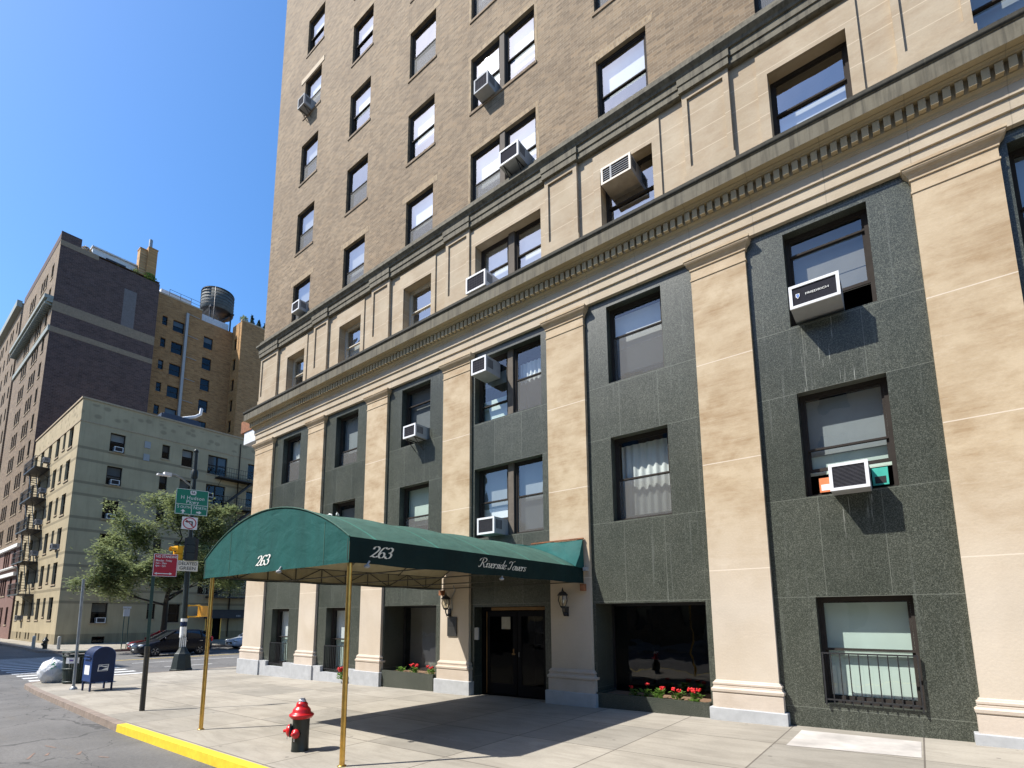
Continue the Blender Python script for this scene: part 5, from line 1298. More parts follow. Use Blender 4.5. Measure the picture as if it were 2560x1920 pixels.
# ------------------------------------------------------------------ cars (front points towards -y)
def car(label, x, y, L=4.4, W=1.78, H=1.46, paint='car_black', mpv=False, tail=True):
    z0 = rz(x); t = thing('parked_car', label, 'car', (x, y, z0), 'cars on the avenue', True)
    k = H / 1.46; hw = W / 2
    # stations along the length: (y, sill, shoulder height, half width at shoulder)
    st = [(0, .36, .52, .50), (.06, .26, .62, .72), (.25, .22, .70, .83), (.8, .20, .80, .88), (1.25, .20, .93, .89), (2.2, .20, .98, .89), (3.3, .20, 1.0, .89), (3.95, .22, 1.02, .87), (L - .12, .28, .98, .80), (L, .38, .80, .66)]
    b = MB(); V = []; ring = []
    for (yy, s, sh, w) in st:
        w = w * hw / .89; sh *= k
        pr = [(-w * .90, s), (-w, s + .14), (-w * 1.01, (s + sh) / 2 + .05), (-w * .97, sh - .06), (-w * .90, sh), (0, sh + .05), (w * .90, sh), (w * .97, sh - .06), (w * 1.01, (s + sh) / 2 + .05), (w, s + .14), (w * .90, s), (0, s)]
        V += [(a, yy, c) for a, c in pr]
    n = 12
    b.add(V, [(i * n + j, i * n + (j + 1) % n, (i + 1) * n + (j + 1) % n, (i + 1) * n + j) for i in range(len(st) - 1) for j in range(n)] + [tuple(range(n)), tuple((len(st) - 1) * n + j for j in range(n))], 0, True)
    b.build('body', M[paint], t, recalc=True)
    # greenhouse: painted roof on pillars, dark glass between
    re = L - (.35 if mpv else .75)
    gs = [(1.05, .93, .93), (1.95, H - .06, .74), (2.5, H, .73), (3.3, H - .01, .73), (re - .25, H - .10, .72), (L - .14, 1.00 * k, .80)]
    g = MB(); V = []
    for (yy, zt, w) in gs:
        w *= hw / .89; base = .94 * k if yy > 1.1 else .9 * k
        V += [(-.86 * hw / .89, yy, base), (-w, yy, zt - .03), (-w * .85, yy, zt), (w * .85, yy, zt), (w, yy, zt - .03), (.86 * hw / .89, yy, base)]
    g.add(V, [(i * 6 + j, i * 6 + j + 1, (i + 1) * 6 + j + 1, (i + 1) * 6 + j) for i in range(len(gs) - 1) for j in range(5)], 0, True)
    g.build('windows', M['car_glass'], t)
    r_ = MB(); V = []
    for (yy, zt, w) in gs[1:5]:
        w *= hw / .89; V += [(-w * 1.02, yy, zt - .05), (-w * .88, yy, zt + .012), (w * .88, yy, zt + .012), (w * 1.02, yy, zt - .05)]
    r_.add(V, [(i * 4 + j, i * 4 + j + 1, (i + 1) * 4 + j + 1, (i + 1) * 4 + j) for i in range(3) for j in range(3)], 0, True)
    for sx in (-1, 1):
        q = hw / .89
        for (a, c) in (((1.08, .92 * k, .86), (1.96, H - .04, .745)), ((2.62, .98 * k, .88), (2.55, H - .03, .74)), ((3.5, .98 * k, .88), (3.42, H - .05, .74)), ((L - .2, .98 * k, .84), (re - .25, H - .08, .73))):
            r_.tube([(sx * a[2] * q, a[0], a[1]), (sx * c[2] * q, c[0], c[1])], .035, 6)
    r_.build('roof', M[paint], t)
    for sx in (-1, 1):
        for yy in (.86, L - .82):
            T = Matrix.Translation((sx * (hw - .10), yy, .325)) @ Matrix.Rotation(math.pi / 2 * sx, 4, 'Y')
            w_ = MB(); w_.lathe([(.21, .10), (.30, .10), (.325, .06), (.325, -.08), (.20, -.10)], 22, T); wo = w_.build('wheel', M['tyre'], t)
            w_ = MB(); w_.lathe([(.21, .09), (.20, .105), (.185, .085), (.06, .075), (.05, .10), (.0, .10)], 22, T)
            for q in range(5):
                an = 2 * math.pi * q / 5; w_.bar(T @ Vector((.05 * math.cos(an), .05 * math.sin(an), .098)), T @ Vector((.19 * math.cos(an), .19 * math.sin(an), .095)), .028)
            w_.build('rim', M['rim'], wo)
        h = MB(); h.ball((sx * (hw - .22), .14, .62 * k), .16, 10, 0, (1.1, .9, .55)); h.build('headlight', M['headlamp'], t)
        h = MB(); h.ball((sx * (hw - .12), L - .10, .90 * k), .13, 10, 0, (.7, .7, 1.3)); h.build('tail_light', M['tail_red'], t)
        h = MB(); h.ball((sx * (hw + .06), 1.35, .99 * k), .09, 8, 0, (1.1, .7, .75)); h.build('mirror', M[paint], t)
        for yy in (2.45, 3.35):
            h = MB(); h.box(sx * (hw * 1.005) - .012, sx * (hw * 1.005) + .012, yy, yy + .17, .80 * k, .825 * k); h.build('door_handle', M['chrome'], t)
        h = MB()
        for yy in (1.50, 2.66, 3.56): h.box(sx * hw * 1.002 - .006, sx * hw * 1.002 + .006, yy, yy + .008, .34, .9 * k)
        h.build('door_seam', M['tyre'], t)
    h = MB(); h.box(-.45, .45, -.01, .05, .40, .52); h.build('grille', M['tyre'], t)
    h = MB(); h.box(-.16, .16, L - .005, L + .006, .55, .66); h.box(-.16, .16, -.03, -.015, .40, .46); h.build('number_plate', M['sign_white'], t)
    return t
car('dark navy minivan crossing the avenue behind the lamp post', -36.95, .55, 4.2, 1.85, 1.58, 'car_black', True)
car('red hatchback parked beyond the dark minivan', -41.3, 1.6, 4.3, 1.74, 1.46, 'car_red')
car('pale blue car half hidden by the building corner', -40.6, 7.8, 4.4, 1.8, 1.48, 'car_pale')

# ------------------------------------------------------------------ street tree
def tree(x, y, label, h=10.2, spread=4.6, seed=4, leaves=48000):
    r = random.Random(seed); z = gz(x); t = thing('street_tree', label, 'tree', (x, y, z)); tk = MB()
    top = Vector((x + .4, y + .1, z + 5.0))
    tk.tube([(x, y, z - .1), (x + .05, y + .05, z + 1.6), (x + .15, y, z + 3.2), top], [.26, .19, .16, .12], 10)
    tips = []
    def limb(p, d, ln, rad, depth):
        d = d.normalized(); q = p + d * ln * .55 + Vector((r.uniform(-.2, .2), r.uniform(-.2, .2), .1)) * ln * .3; e = q + (d + Vector((r.uniform(-.4, .4), r.uniform(-.4, .4), r.uniform(-.05, .35)))).normalized() * ln * .5
        tk.tube([p, q, e], [rad, rad * .75, rad * .45], 6, cap=False)
        tips.append((e, depth)); tips.append((q, depth))
        if depth < 3:
            for i in range(3 if depth < 2 else 2):
                nd = (d + Vector((r.uniform(-.9, .9), r.uniform(-.9, .9), r.uniform(-.35, .55)))).normalized(); limb(q if i == 0 else e, nd, ln * r.uniform(.55, .75), rad * .5, depth + 1)
    base = Vector((x + .15, y, z + 3.0))
    for i in range(7):
        a = 2 * math.pi * i / 7 + r.uniform(-.3, .3); limb(base + (top - base) * r.uniform(0, .9), Vector((math.cos(a) * .9, math.sin(a) * 1.0, r.uniform(.15, .9))), spread * r.uniform(.5, .72), .085, 0)
    limb(top, Vector((.1, 0, 1)), 3.0, .09, 0); limb(top, Vector((.1, .5, .9)), 3.0, .08, 0)
    tk.build('trunk', M['bark'], t)
    lf = MB(); lf2 = [lf]
    C_ = [e for e, d_ in tips if d_ >= 1 and r.random() < .82]
    per = leaves // max(1, len(C_))
    for c in C_:
        rad = r.uniform(.45, .95); drop = r.uniform(.0, .35)
        for k in range(per):
            v = Vector((r.gauss(0, .42), r.gauss(0, .42), r.gauss(-.1, .26))) * rad * 1.15; p = c + v; p.z -= drop * v.length
            if p.z < z + 3.1: continue
            ang = r.uniform(0, 6.28); s = r.uniform(.05, .095); e1 = Vector((math.cos(ang), math.sin(ang), r.uniform(-.6, .3))) * s * 1.9; e2 = Vector((-math.sin(ang), math.cos(ang), r.uniform(-.4, .4))) * s * .75
            lf.add([p - e1, p - e2 * .9, p + e1, p + e2 * .9], [(0, 1, 2, 3)])
    lf.build('crown', M['leaf_locust'], t)
    return t
tree(-43.7, 4.3, 'small leaf street tree with feathery pale green crown across the avenue')

# ------------------------------------------------------------------ buildings across the avenue
def EP(xb): return lambda u, v, d: (xb - d, u, v)          # wall facing +x
def SP(yb): return lambda u, v, d: (u, yb + d, v)          # wall facing -y
def far_window(P, parent, u0, u1, v0, v1, rec=.16, frame='bronze_frame', shade=None, shade_to=.5, bars=1, split=False, sill=None):
    f = MB(); e = .07
    f.pbox(P, u0, u0 + e, v0, v1, rec, rec + .08); f.pbox(P, u1 - e, u1, v0, v1, rec, rec + .08); f.pbox(P, u0 + e, u1 - e, v1 - e, v1, rec, rec + .08); f.pbox(P, u0 + e, u1 - e, v0, v0 + e, rec, rec + .08)
    zm = (v0 + v1) / 2; f.pbox(P, u0 + e, u1 - e, zm - .03, zm + .03, rec, rec + .07)
    if split: um = (u0 + u1) / 2; f.pbox(P, um - .06, um + .06, v0 + e, v1 - e, rec - .02, rec + .09)
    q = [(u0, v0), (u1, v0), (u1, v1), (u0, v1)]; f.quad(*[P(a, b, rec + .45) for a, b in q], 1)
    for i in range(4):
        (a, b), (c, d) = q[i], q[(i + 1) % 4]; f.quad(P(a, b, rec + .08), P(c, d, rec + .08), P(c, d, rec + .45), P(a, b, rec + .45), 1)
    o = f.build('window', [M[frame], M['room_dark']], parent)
    g = MB(); g.quad(*[P(a, b, rec + .04) for a, b in ((u0 + e, v0 + e), (u1 - e, v0 + e), (u1 - e, v1 - e), (u0 + e, v1 - e))]); g.build('pane', M['far_glass'], o)
    if sill:
        s = MB(); s.pbox(P, u0 - .07, u1 + .07, v0 - .11, v0, -.06, .1); s.build('sill', M[sill], o)
    if shade:
        s = MB(); zs = v0 + (v1 - v0) * shade_to; s.quad(*[P(a, b, rec + .12) for a, b in ((u0 + e, zs), (u1 - e, zs), (u1 - e, v1), (u0 + e, v1))]); s.build('blind', M[shade], o)
    return o
rb = random.Random(11)
bx, by = -51.9, -.30
BG = thing('beige_building', 'five storey beige brick corner building with iron fire escapes', 'building', (bx, by, 0))
tops = [17.58, 14.70, 11.79, 8.92, 6.05, 3.22]
Pe = EP(bx); Ps = SP(by); eh = []; sh = []; ewin = []; swin = []
for i, z in enumerate(tops):
    ew = [(1.81, 2.90, z - 1.62, z, 0), (5.72, 6.35, z - 1.30, z, 1), (7.37, 8.32, z - 1.62, z, 2), (9.66, 11.45, z - 1.85, z + .02, 3), (13.5, 14.6, z - 1.6, z, 4), (17, 18.1, z - 1.6, z, 4)]
    for w_ in ew:
        if i == 5 and w_[4] in (3, 4): continue
        eh.append(w_[:4]); ewin.append((i, *w_))
eh.append((2.03, 2.91, -.05, .52)); ewin.append((6, 2.03, 2.91, -.05, .52, 5))
eh.append((10.56, 12.0, -.1, 2.2)); ewin.append((6, 10.56, 12.0, -.1, 2.2, 6))
cols = [(-55.15, -53.75), (-57.1, -56.25), (-59.6, -58.3), (-62.5, -61.2), (-65.6, -64.3), (-68.3, -67.1)]
for i, z in enumerate(tops):
    for k, (a, c) in enumerate(cols):
        zt = z + .45; sh.append((a, c, zt - (1.55 if k == 1 else 1.8), zt)); swin.append((i, k, a, c, zt - (1.55 if k == 1 else 1.8), zt))
for a in (-54.6, -57.5, -58.6, -61.4, -62.6, -65, -66.4): sh.append((a, a + .55, .15, .75)); swin.append((6, 9, a, a + .55, .15, .75))
mb = MB(); mb.holed(Pe, by, 26, -.3, 19.95, eh, .16); mb.holed(Ps, -69.0, bx, -.3, 19.95, sh, .16)
mb.quad((-69, by, 19.6), (bx, by, 19.6), (bx, 26, 19.6), (-69, 26, 19.6)); mb.quad((-69, by, -.3), (-69, 26, -.3), (-69, 26, 19.95), (-69, by, 19.95)); mb.quad((-69, 26, -.3), (bx, 26, -.3), (bx, 26, 19.95), (-69, 26, 19.95))
mb.build('wall', M['beige_brick'], BG)
c = MB(); c.box(bx - .35, bx + .07, by - .07, 26, 19.952, 20.10); c.box(-69, bx - .351, by - .07, by + .35, 19.952, 20.10); c.box(bx - .3, bx + .035, by - .035, 26, 18.02, 18.12); c.box(-69, bx - .301, by - .035, by + .3, 18.02, 18.12)
c.build('coping', M['tan_stone'], BG)
for (i, u0, u1, v0, v1, k) in ewin:
    if k == 6:
        d_ = MB(); d_.pbox(Pe, u0, u1, v0, v1, .15, .2, 1); 
        for a in (u0, u1 - .08): d_.pbox(Pe, a, a + .08, v0, v1, .0, .14)
        d_.pbox(Pe, u0 + .08, u1 - .08, v1 - .08, v1, .0, .14); d_.pbox(Pe, u0 + .6, u0 + .66, v0, v1 - .08, .05, .14); d_.build('entrance_door', [M['brass'], M['room_dark']], BG); continue
    far_window(Pe, BG, u0, u1, v0, v1, shade=rb.choice([None, 'grey_blind', 'tan_blind', 'white_blind']) if k in (0, 2, 3) else ('dark_blind' if k == 1 else None), shade_to=rb.choice([.4, .55, .6]), split=k == 3, sill='tan_stone' if k < 5 else None)
for (i, k, u0, u1, v0, v1) in swin: far_window(Ps, BG, u0, u1, v0, v1, shade=rb.choice([None, None, 'tan_blind', 'white_blind']) if k < 9 else None, sill='tan_stone' if k < 9 else None)
# wall vents and downpipe
v = MB()
for z in (17.2, 16.05): v.pbox(Pe, 4.32, 4.78, z - .3, z + .3, -.06, .02)
v.build('wall_vent', M['ac_grey'], BG)
v = MB(); v.tube([(bx + .08, 12.6, 19.4), (bx + .08, 12.6, .2)], .05, 6); v.build('downpipe', M['bronze_frame'], BG)
# fire escape on the shaded side
def fire_escape(P, u0, u1, zs, out, flip=False, stair=(0, 1)):
    g = MB()
    for i, z in enumerate(zs):
        g.pbox(P, u0, u1, z - .08, z - .03, -out, -.002)
        for d in (-out, -.05): g.pbox(P, u0, u1, z - .14, z - .08, d, d + .05)
        n = int((u1 - u0) / .22)
        for k in range(n + 1):
            u = u0 + (u1 - u0) * k / n; g.pbox(P, u - .01, u + .01, z - .03, z + .92, -out, -out + .02)
        for zz in (z + .45, z + .92): g.pbox(P, u0, u1, zz, zz + .03, -out, -out + .03); g.pbox(P, u0, u0 + .03, zz, zz + .03, -out + .03, -.002); g.pbox(P, u1 - .03, u1, zz, zz + .03, -out + .03, -.002)
        for u in (u0 + .3, u1 - .3): g.bar(P(u, z - .1, -out + .05), P(u, z - .9, -.01), .02)
    F = g.build('fire_escape', M['black_iron'], BG)
    s = MB()
    for i in range(len(zs) - 1):
        za, zb = zs[i], zs[i + 1]; a = u0 + (u1 - u0) * stair[0]; c = u0 + (u1 - u0) * stair[1]
        for d in (-out * .75, -out * .3):
            s.pbox(lambda u, v, dd, A=a, Cc=c, Z=za, Zb=zb, D=d: P(A + (Cc - A) * u, Z + (Zb - Z) * u + v, D + dd), 0, 1, -.16, .08, 0, .04)
        for k in range(1, 11):
            t_ = k / 11; q = P(a + (c - a) * t_, za + (zb - za) * t_, 0); s.pbox(P, a + (c - a) * t_ - .1, a + (c - a) * t_ + .1, za + (zb - za) * t_ - .01, za + (zb - za) * t_ + .015, -out * .75, -out * .3)
    s.build('stair', M['black_iron'], F)
fire_escape(Pe, 10.4, 14.4, (15.5, 12.65, 9.75, 6.9, 4.0), 1.0, stair=(.85, .15))
fire_escape(Ps, -65.9, -61.0, (15.7, 12.85, 9.95, 7.05, 4.15), 1.1, stair=(.2, .7))
for i, (y, z, lab) in enumerate(((2.42, 15.98, 'white air conditioner in the top left shaded window of the beige building'), (2.40, 13.10, 'white air conditioner in the second highest shaded corner window of the beige building'), (2.38, 10.18, 'white air conditioner in the third highest shaded corner window of the beige building'), (2.40, 4.45, 'white air conditioner behind the tree edge in a beige building window'), (2.45, 1.62, 'white air conditioner in the lowest shaded window of the beige building'), (9.95, 13.4, 'white air conditioner beside the green sign, by the iron balcony'))):
    ac(lab, bx, y, z, .62, .42, .30, rz=R(90), group='air conditioners on the beige building', grille='fine')
for i, (x, z, lab) in enumerate(((-61.9, 16.3, 'grey air conditioner on the sunlit beige wall at the top balcony'), (-61.9, 13.4, 'grey air conditioner on the sunlit beige wall at the second balcony from the top'), (-61.9, 10.45, 'grey air conditioner on the sunlit beige wall at the third balcony from the top'), (-61.9, 7.6, 'grey air conditioner on the sunlit beige wall at the fourth balcony from the top'), (-54.6, 7.55, 'lone grey air conditioner on the sunlit beige wall near the corner'), (-65.0, 1.8, 'dark air conditioner low on the sunlit beige wall'))):
    ac(lab, x, by, z, .66, .45, .42, rz=0, group='air conditioners on the beige building', face='grey', grille='')
# dark awning over the side entrance, roof duct
a = MB(); a.pbox(Pe, 10.4, 14.5, 1.95, 2.7, -1.6, -.01); a.pbox(Pe, 10.4, 14.5, 2.7, 2.75, -1.65, -.01)
AW = a.build('entrance_awning', M['roof_dark']); tag(AW, 'black awning over the shaded side entrance of the beige building', 'awning')
a = MB(); a.pbox(Pe, 12.65, 12.72, 2.10, 2.25, -1.606, -1.601); a.pbox(Pe, 12.78, 12.88, 2.10, 2.25, -1.606, -1.601); a.pbox(Pe, 12.94, 13.02, 2.10, 2.25, -1.606, -1.601); a.build('faded_number', M['ac_grey'], AW, world=False)
d_ = MB(); d_.tube([(-53, 7.0, 20.15), (-53, 7.1, 20.7), (-53, 8.6, 21.35), (-53, 9.05, 21.75), (-53, 9.1, 22.35)], .14, 10)
tag(d_.build('roof_duct', M['ac_white']), 'bent white pipe rising from the beige building roof', 'pipe')
d_ = MB(); d_.box(-53.6, -52.6, 5.6, 9.0, 20.0, 20.75); d_.box(-53.6, -52.6, 5.8, 8.8, 20.75, 20.85)
tag(d_.build('covered_unit', M['blue_tarp']), 'long dark covered unit on the beige building roof below the bent pipe', 'equipment')

# tall brown building with a blank party wall
nx_ = -69.3; ny = -.42
BR = thing('brown_building', 'tall brown brick building with blank dark side wall and pale bands', 'building', (nx_, ny, 0))
Pn = SP(ny); hs = []; fl = [41.2 - 2.93 * i for i in range(14)]
wc = [(-72.3, -71.2), (-75.0, -74.1), (-76.2, -75.3), (-77.4, -76.5), (-81.0, -80.1), (-82.2, -81.3), (-83.4, -82.5)]
for z in fl:
    for a, c in wc: hs.append((a, c, z - 1.75, z))
w_ = MB(); w_.holed(Pn, -88.5, nx_, 9.3, 43.1, [h for h in hs if h[2] > 9.3], .16)
w_.quad((-88.5, ny, 43.1), (nx_, ny, 43.1), (nx_, 9.2, 43.1), (-88.5, 9.2, 43.1)); w_.quad((-88.5, ny, -.3), (-88.5, 24, -.3), (-88.5, 24, 43.1), (-88.5, ny, 43.1)); w_.quad((-88.5, 9.2, -.3), (nx_, 9.2, -.3), (nx_, 9.2, 42.7), (-88.5, 9.2, 42.7))
w_.build('street_wall', M['brown_brick'], BR)
lo = MB(); lo.holed(Pn, -88.5, nx_, -.3, 9.298, [h for h in hs if h[2] < 9.3], .16); lo.build('lower_wall', M['terra_brick'], BR)
s = MB(); s.quad((nx_, ny, -.3), (nx_, 9.2, -.3), (nx_, 9.2, 42.7), (nx_, ny, 42.7)); s.build('party_wall', M['maroon_brick'], BR)
for y1_, z0_, z1_ in ((9.2, 34.75, 35.85), (9.2, 32.35, 32.95), (3.0, 42.5, 43.1)):
    MB().box(nx_ - .1, nx_ + .02, ny - .02, y1_, z0_, z1_).build('stone_band', M['band_stone'], BR)
b = MB(); b.box(nx_ - .25, nx_ + .0, ny - .03, 1.35, 43.105, 44.15); b.box(-88.5, nx_ - .251, ny - .03, ny + .3, 43.105, 44.0); b.box(nx_ - .25, nx_ + .005, 3.0, 9.2, 42.702, 42.85); b.build('parapet', M['maroon_brick'], BR)
b = MB(); b.box(nx_ - .0, nx_ + .012, 5.7, 6.95, 35.86, 40.5); b.build('pale_patch', M['pale_patch'], BR)
b = MB(); b.box(-88.5, nx_ + .04, ny - .75, ny - .001, 35.9, 36.3); b.box(-88.5, nx_ + .02, ny - .5, ny - .001, 35.55, 35.898)
x = -88.4
while x < nx_: b.box(x, x + .18, ny - .65, ny - .001, 35.3, 35.548); x += .55
b.box(-88.5, nx_ + .03, ny - .15, ny - .001, 32.4, 33.0); b.build('cornice', M['copper_green'], BR)
b = MB()
for z in (9.1, 6.2): b.box(-88.5, nx_ - .01, ny - .25, ny - .001, z, z + .35)
b.box(-88.5, nx_ - .01, ny - .35, ny - .001, 7.0, 7.12); b.build('string_course', M['white_blind'], BR)
for j, h_ in enumerate(hs): far_window(Pn, BR, *h_, shade=rb.choice([None, None, 'white_blind', 'tan_blind']), shade_to=.5, sill='tan_stone')
pt = MB(); pt.holed(EP(-70.6), 2.6, 7.0, 42.0, 44.6, [(3.9, 5.9, 43.4, 44.05)], .1); pt.quad((-70.6, 2.6, 42), (-78, 2.6, 42), (-78, 2.6, 44.6), (-70.6, 2.6, 44.6)); pt.quad((-70.6, 7, 42), (-78, 7, 42), (-78, 7, 44.6), (-70.6, 7, 44.6)); pt.box(-78, -70.4, 2.5, 7.1, 44.6, 44.75); P1_ = pt.build('penthouse', M['roof_white'], BR)
far = MB(); far.pbox(EP(-70.6), 3.9, 5.9, 43.4, 44.05, .08, .12); far.build('window', M['car_glass'], P1_)
ch = MB(); ch.box(-71.0, -70.0, 7.0, 7.75, 42, 46.9); ch.box(-71.2, -69.7, 7.76, 8.75, 42, 47.3); ch.box(-71.05, -69.95, 6.95, 7.755, 46.9, 47.0); ch.box(-71.25, -69.65, 7.757, 8.8, 47.3, 47.42); CH = ch.build('chimney', M['orange_brick'], BR)
ch = MB(); ch.tube([(-70.4, 8.1, 47.3), (-70.4, 8.1, 48.8)], .2, 10); ch.build('flue', M['galvanised'], CH)

# ochre building behind, with an orange wing and a water tank
ox = -72.0
OB = thing('ochre_building', 'tall ochre brick building with a rear wing, behind the beige building', 'building', (ox, 12, 0))
Po = EP(ox); oh = []; wl = []
for i in range(10):
    z = 40.5 - 3.0 * i
    for a, c, hh in ((10.62, 11.2, 1.25), (11.87, 13.2, 1.55)): wl.append((a, c, z - hh, z))
    wl.append((15.67, 16.83, z - .6 - 1.7, z - .6))
w_ = MB(); w_.holed(Po, 9.0, 15.2, 10, 43.3, [h for h in wl if h[0] < 15], .16); w_.holed(Po, 15.2, 22, 10, 42.0, [h for h in wl if h[0] > 15], .16)
w_.quad((ox, 9, 43.3), (ox, 15.2, 43.3), (-84, 15.2, 43.3), (-84, 9, 43.3)); w_.quad((ox, 15.2, 42), (ox, 15.2, 43.3), (-84, 15.2, 43.3), (-84, 15.2, 42)); w_.quad((ox, 15.2, 42), (ox, 34, 42), (-84, 34, 42), (-84, 15.2, 42)); w_.quad((-84, 9, 10), (-84, 34, 10), (-84, 34, 43.3), (-84, 9, 43.3)); w_.quad((ox, 9, 10), (-84, 9, 10), (-84, 9, 43.3), (ox, 9, 43.3))
w_.build('wall', M['ochre_brick'], OB)
wx, wy = -69.4, 19.4
g_ = MB(); Pw = SP(wy); oh2 = [(-71.5, -70.6, 39.0 - 3 * i, 40.7 - 3 * i) for i in range(6)]
g_.holed(EP(wx), wy, 34, 10, 42.9, [], 0, 0); g_.holed(Pw, ox - .2, wx, 10, 42.9, oh2, .15, 1); g_.quad((wx, wy, 42.9), (ox, wy, 42.9), (ox, 34, 42.9), (wx, 34, 42.9)); g_.quad((wx, 34, 10), (ox, 34, 10), (ox, 34, 42.9), (wx, 34, 42.9))
g_.build('rear_wing', [M['ochre_brick'], M['orange_brick']], OB)
c = MB(); c.box(ox - .3, ox + .05, 9, 15.25, 43.302, 43.5); c.box(wx - .3, wx + .05, wy - .05, 34, 42.902, 43.1); c.build('coping', M['tan_stone'], OB)
for h_ in wl: far_window(Po, OB, *h_, shade=rb.choice([None, None, 'grey_blind']), sill='ochre_brick')
for h_ in oh2: far_window(Pw, OB, *h_)
d_ = MB(); d_.box(ox + .01, ox + .35, 13.25, 13.55, 12, 42.0)
for i in range(10): d_.bar((ox + .15, 13.5, 42 - 3 * i), (ox + .15, 14.9, 42 - 3 * i - .05), .035)
d_.build('metal_duct', M['ac_grey'], OB)
rl = MB()
for y in (11.2, 12.5, 13.8, 15.0): rl.bar((ox - .2, y, 43.5), (ox - .2, y, 44.5), .03)
for z in (44.0, 44.5): rl.bar((ox - .2, 11.2, z), (ox - .2, 15.0, z), .025)
rl.build('roof_railing', M['black_iron'], OB)
pt = MB(); pt.box(-80, -73.5, 10.6, 14.2, 43.302, 44.9); pt.build('roof_hut', M['roof_white'], OB)
pt = MB(); pt.box(-82, -73.2, 15.6, 19.2, 42.002, 43.6); pt.build('roof_hut', M['roof_white'], OB)
tx, ty = -75.0, 18.15
WT = thing('water_tank', 'round grey wooden water tank on steel legs on the ochre roof', 'water tank', (tx, ty, 42))
T = Matrix.Translation((tx, ty, 0)); b = MB(); b.lathe([(2.08, 45.5), (2.16, 45.6), (2.06, 48.5), (0, 48.6)], 32, T); b.build('barrel', M['tank_wood'], WT); b = MB(); b.lathe([(0, 45.45), (2.1, 45.45), (2.1, 45.499)], 32, T); b.build('floor', M['black_iron'], WT)  # black floor disc paints in the shade under the barrel
b = MB()
for z in (46.0, 46.45, 46.9, 47.4, 47.9, 48.35): b.lathe([(2.14, z), (2.165, z), (2.16, z + .04), (2.14, z + .04)], 32, T)
b.build('hoop', M['black_iron'], WT)
b = MB(); b.lathe([(2.12, 48.5), (.2, 48.85), (0, 48.9)], 32, T); b.build('roof', M['roof_dark'], WT)
for sx in (-1, 1):
    for sy in (-1, 1):
        b = MB(); b.box(tx + sx * 1.4 - .08, tx + sx * 1.4 + .08, ty + sy * 1.4 - .08, ty + sy * 1.4 + .08, 41.9, 45.2); b.build('leg', M['black_iron'], WT)
b = MB(); b.box(tx - 2, tx + 2, ty - 1.6, ty - 1.3, 45.2, 45.44); b.box(tx - 2, tx + 2, ty + 1.3, ty + 1.6, 45.2, 45.44)
for sx in (-1.4, 1.4): b.bar((tx + sx, ty - 1.4, 42.4), (tx + sx, ty + 1.4, 45.3), .05); b.bar((tx + sx, ty + 1.4, 42.4), (tx + sx, ty - 1.4, 45.3), .05)
b.build('brace', M['black_iron'], WT)
b = MB(); b.tube([(tx + 2.2, ty - 1.2, 48.2), (tx + 2.7, ty - 1.4, 47.8), (tx + 2.7, ty - 1.4, 43)], .07, 6); b.build('riser_pipe', M['black_iron'], WT)
# roof plants
def shrub(x, y, z, label, w=1, h=1, m='leaf_dark', n=700, seed=1, cone=False):
    r = random.Random(seed); t = thing('roof_shrub', label, 'plant', (x, y, z), 'plants on the far roofs'); s = MB(); s.tube([(x, y, z - .1), (x, y, z + h * .6)], .05, 5); s.build('stem', M['bark'], t); l = MB()
    for i in range(n):
        u = r.random(); a = r.uniform(0, 6.3); rad = w * (1 - u if cone else math.sqrt(max(0, 1 - (2 * u - 1) ** 2))) * r.uniform(.35, 1); p = Vector((x + rad * math.cos(a), y + rad * math.sin(a), z + u * h)); q = r.uniform(.07, .16)
        e1 = Vector((r.gauss(0, 1), r.gauss(0, 1), r.gauss(0, 1))).normalized() * q; e2 = Vector((r.gauss(0, 1), r.gauss(0, 1), r.gauss(0, 1))).normalized() * q
        l.add([p, p + e1, p + e1 + e2, p + e2], [(0, 1, 2, 3)])
    l.build('foliage', M[m], t)
shrub(-70.2, 1.9, 43.1, 'dry ornamental grass on the brown roof', .55, .9, 'leaf_dry', 300, 2)
shrub(-69.8, 8.2, 42.7, 'bright green bush below the roof chimney', .8, 1.2, 'leaf_bright', 600, 3)
shrub(-69.9, 6.7, 42.7, 'grey green yucca left of the roof chimney', .6, 1.0, 'leaf_locust', 300, 4)
shrub(-69.9, 5.0, 42.7, 'low pale plant below the penthouse window', .5, .6, 'leaf_locust', 260, 5)
for i, (y, h_, lab) in enumerate(((19.9, 1.0, 'leftmost low shrub on the ochre roof edge'), (21.0, 1.6, 'tallest dark conifer on the ochre roof edge'), (22.0, 1.35, 'second dark conifer on the ochre roof edge'), (22.9, 1.2, 'third dark conifer on the ochre roof edge'), (23.9, 1.1, 'dark conifer nearest the brown brick tower'))):
    shrub(-70.0, y, 42.9, lab, .55, h_ * 1.1, 'leaf_dark' if i else 'leaf_locust', 420, 10 + i, i > 0)
# next building down the street and the shadowed light court between
nb = thing('dark_apartment_block', 'far brown apartment block beyond the brown building at the picture edge', 'building', (-96, ny, 0)); hs2 = []
for i in range(13):
    z = 42 - 3.1 * i
    for x in (-92.5, -95.5, -97.0, -100, -103, -104.5, -108): hs2.append((x, x + 1.0, z - 1.7, z))
w_ = MB(); w_.holed(SP(ny + .05), -118, -90.6, -.3, 44.3, hs2, .15); w_.quad((-90.6, ny + .05, -.3), (-90.6, 24, -.3), (-90.6, 24, 44.3), (-90.6, ny + .05, 44.3)); w_.quad((-118, ny, 44.3), (-90.6, ny, 44.3), (-90.6, 24, 44.3), (-118, 24, 44.3)); w_.build('wall', M['brown_brick'], nb)
MB().box(-118, -90.5, ny - .5, ny + .04, 43.6, 44.5).build('cornice', M['copper_green'], nb); MB().box(-118, -90.5, ny - .2, ny + .04, 9, 9.4).build('string_course', M['copper_green'], nb)
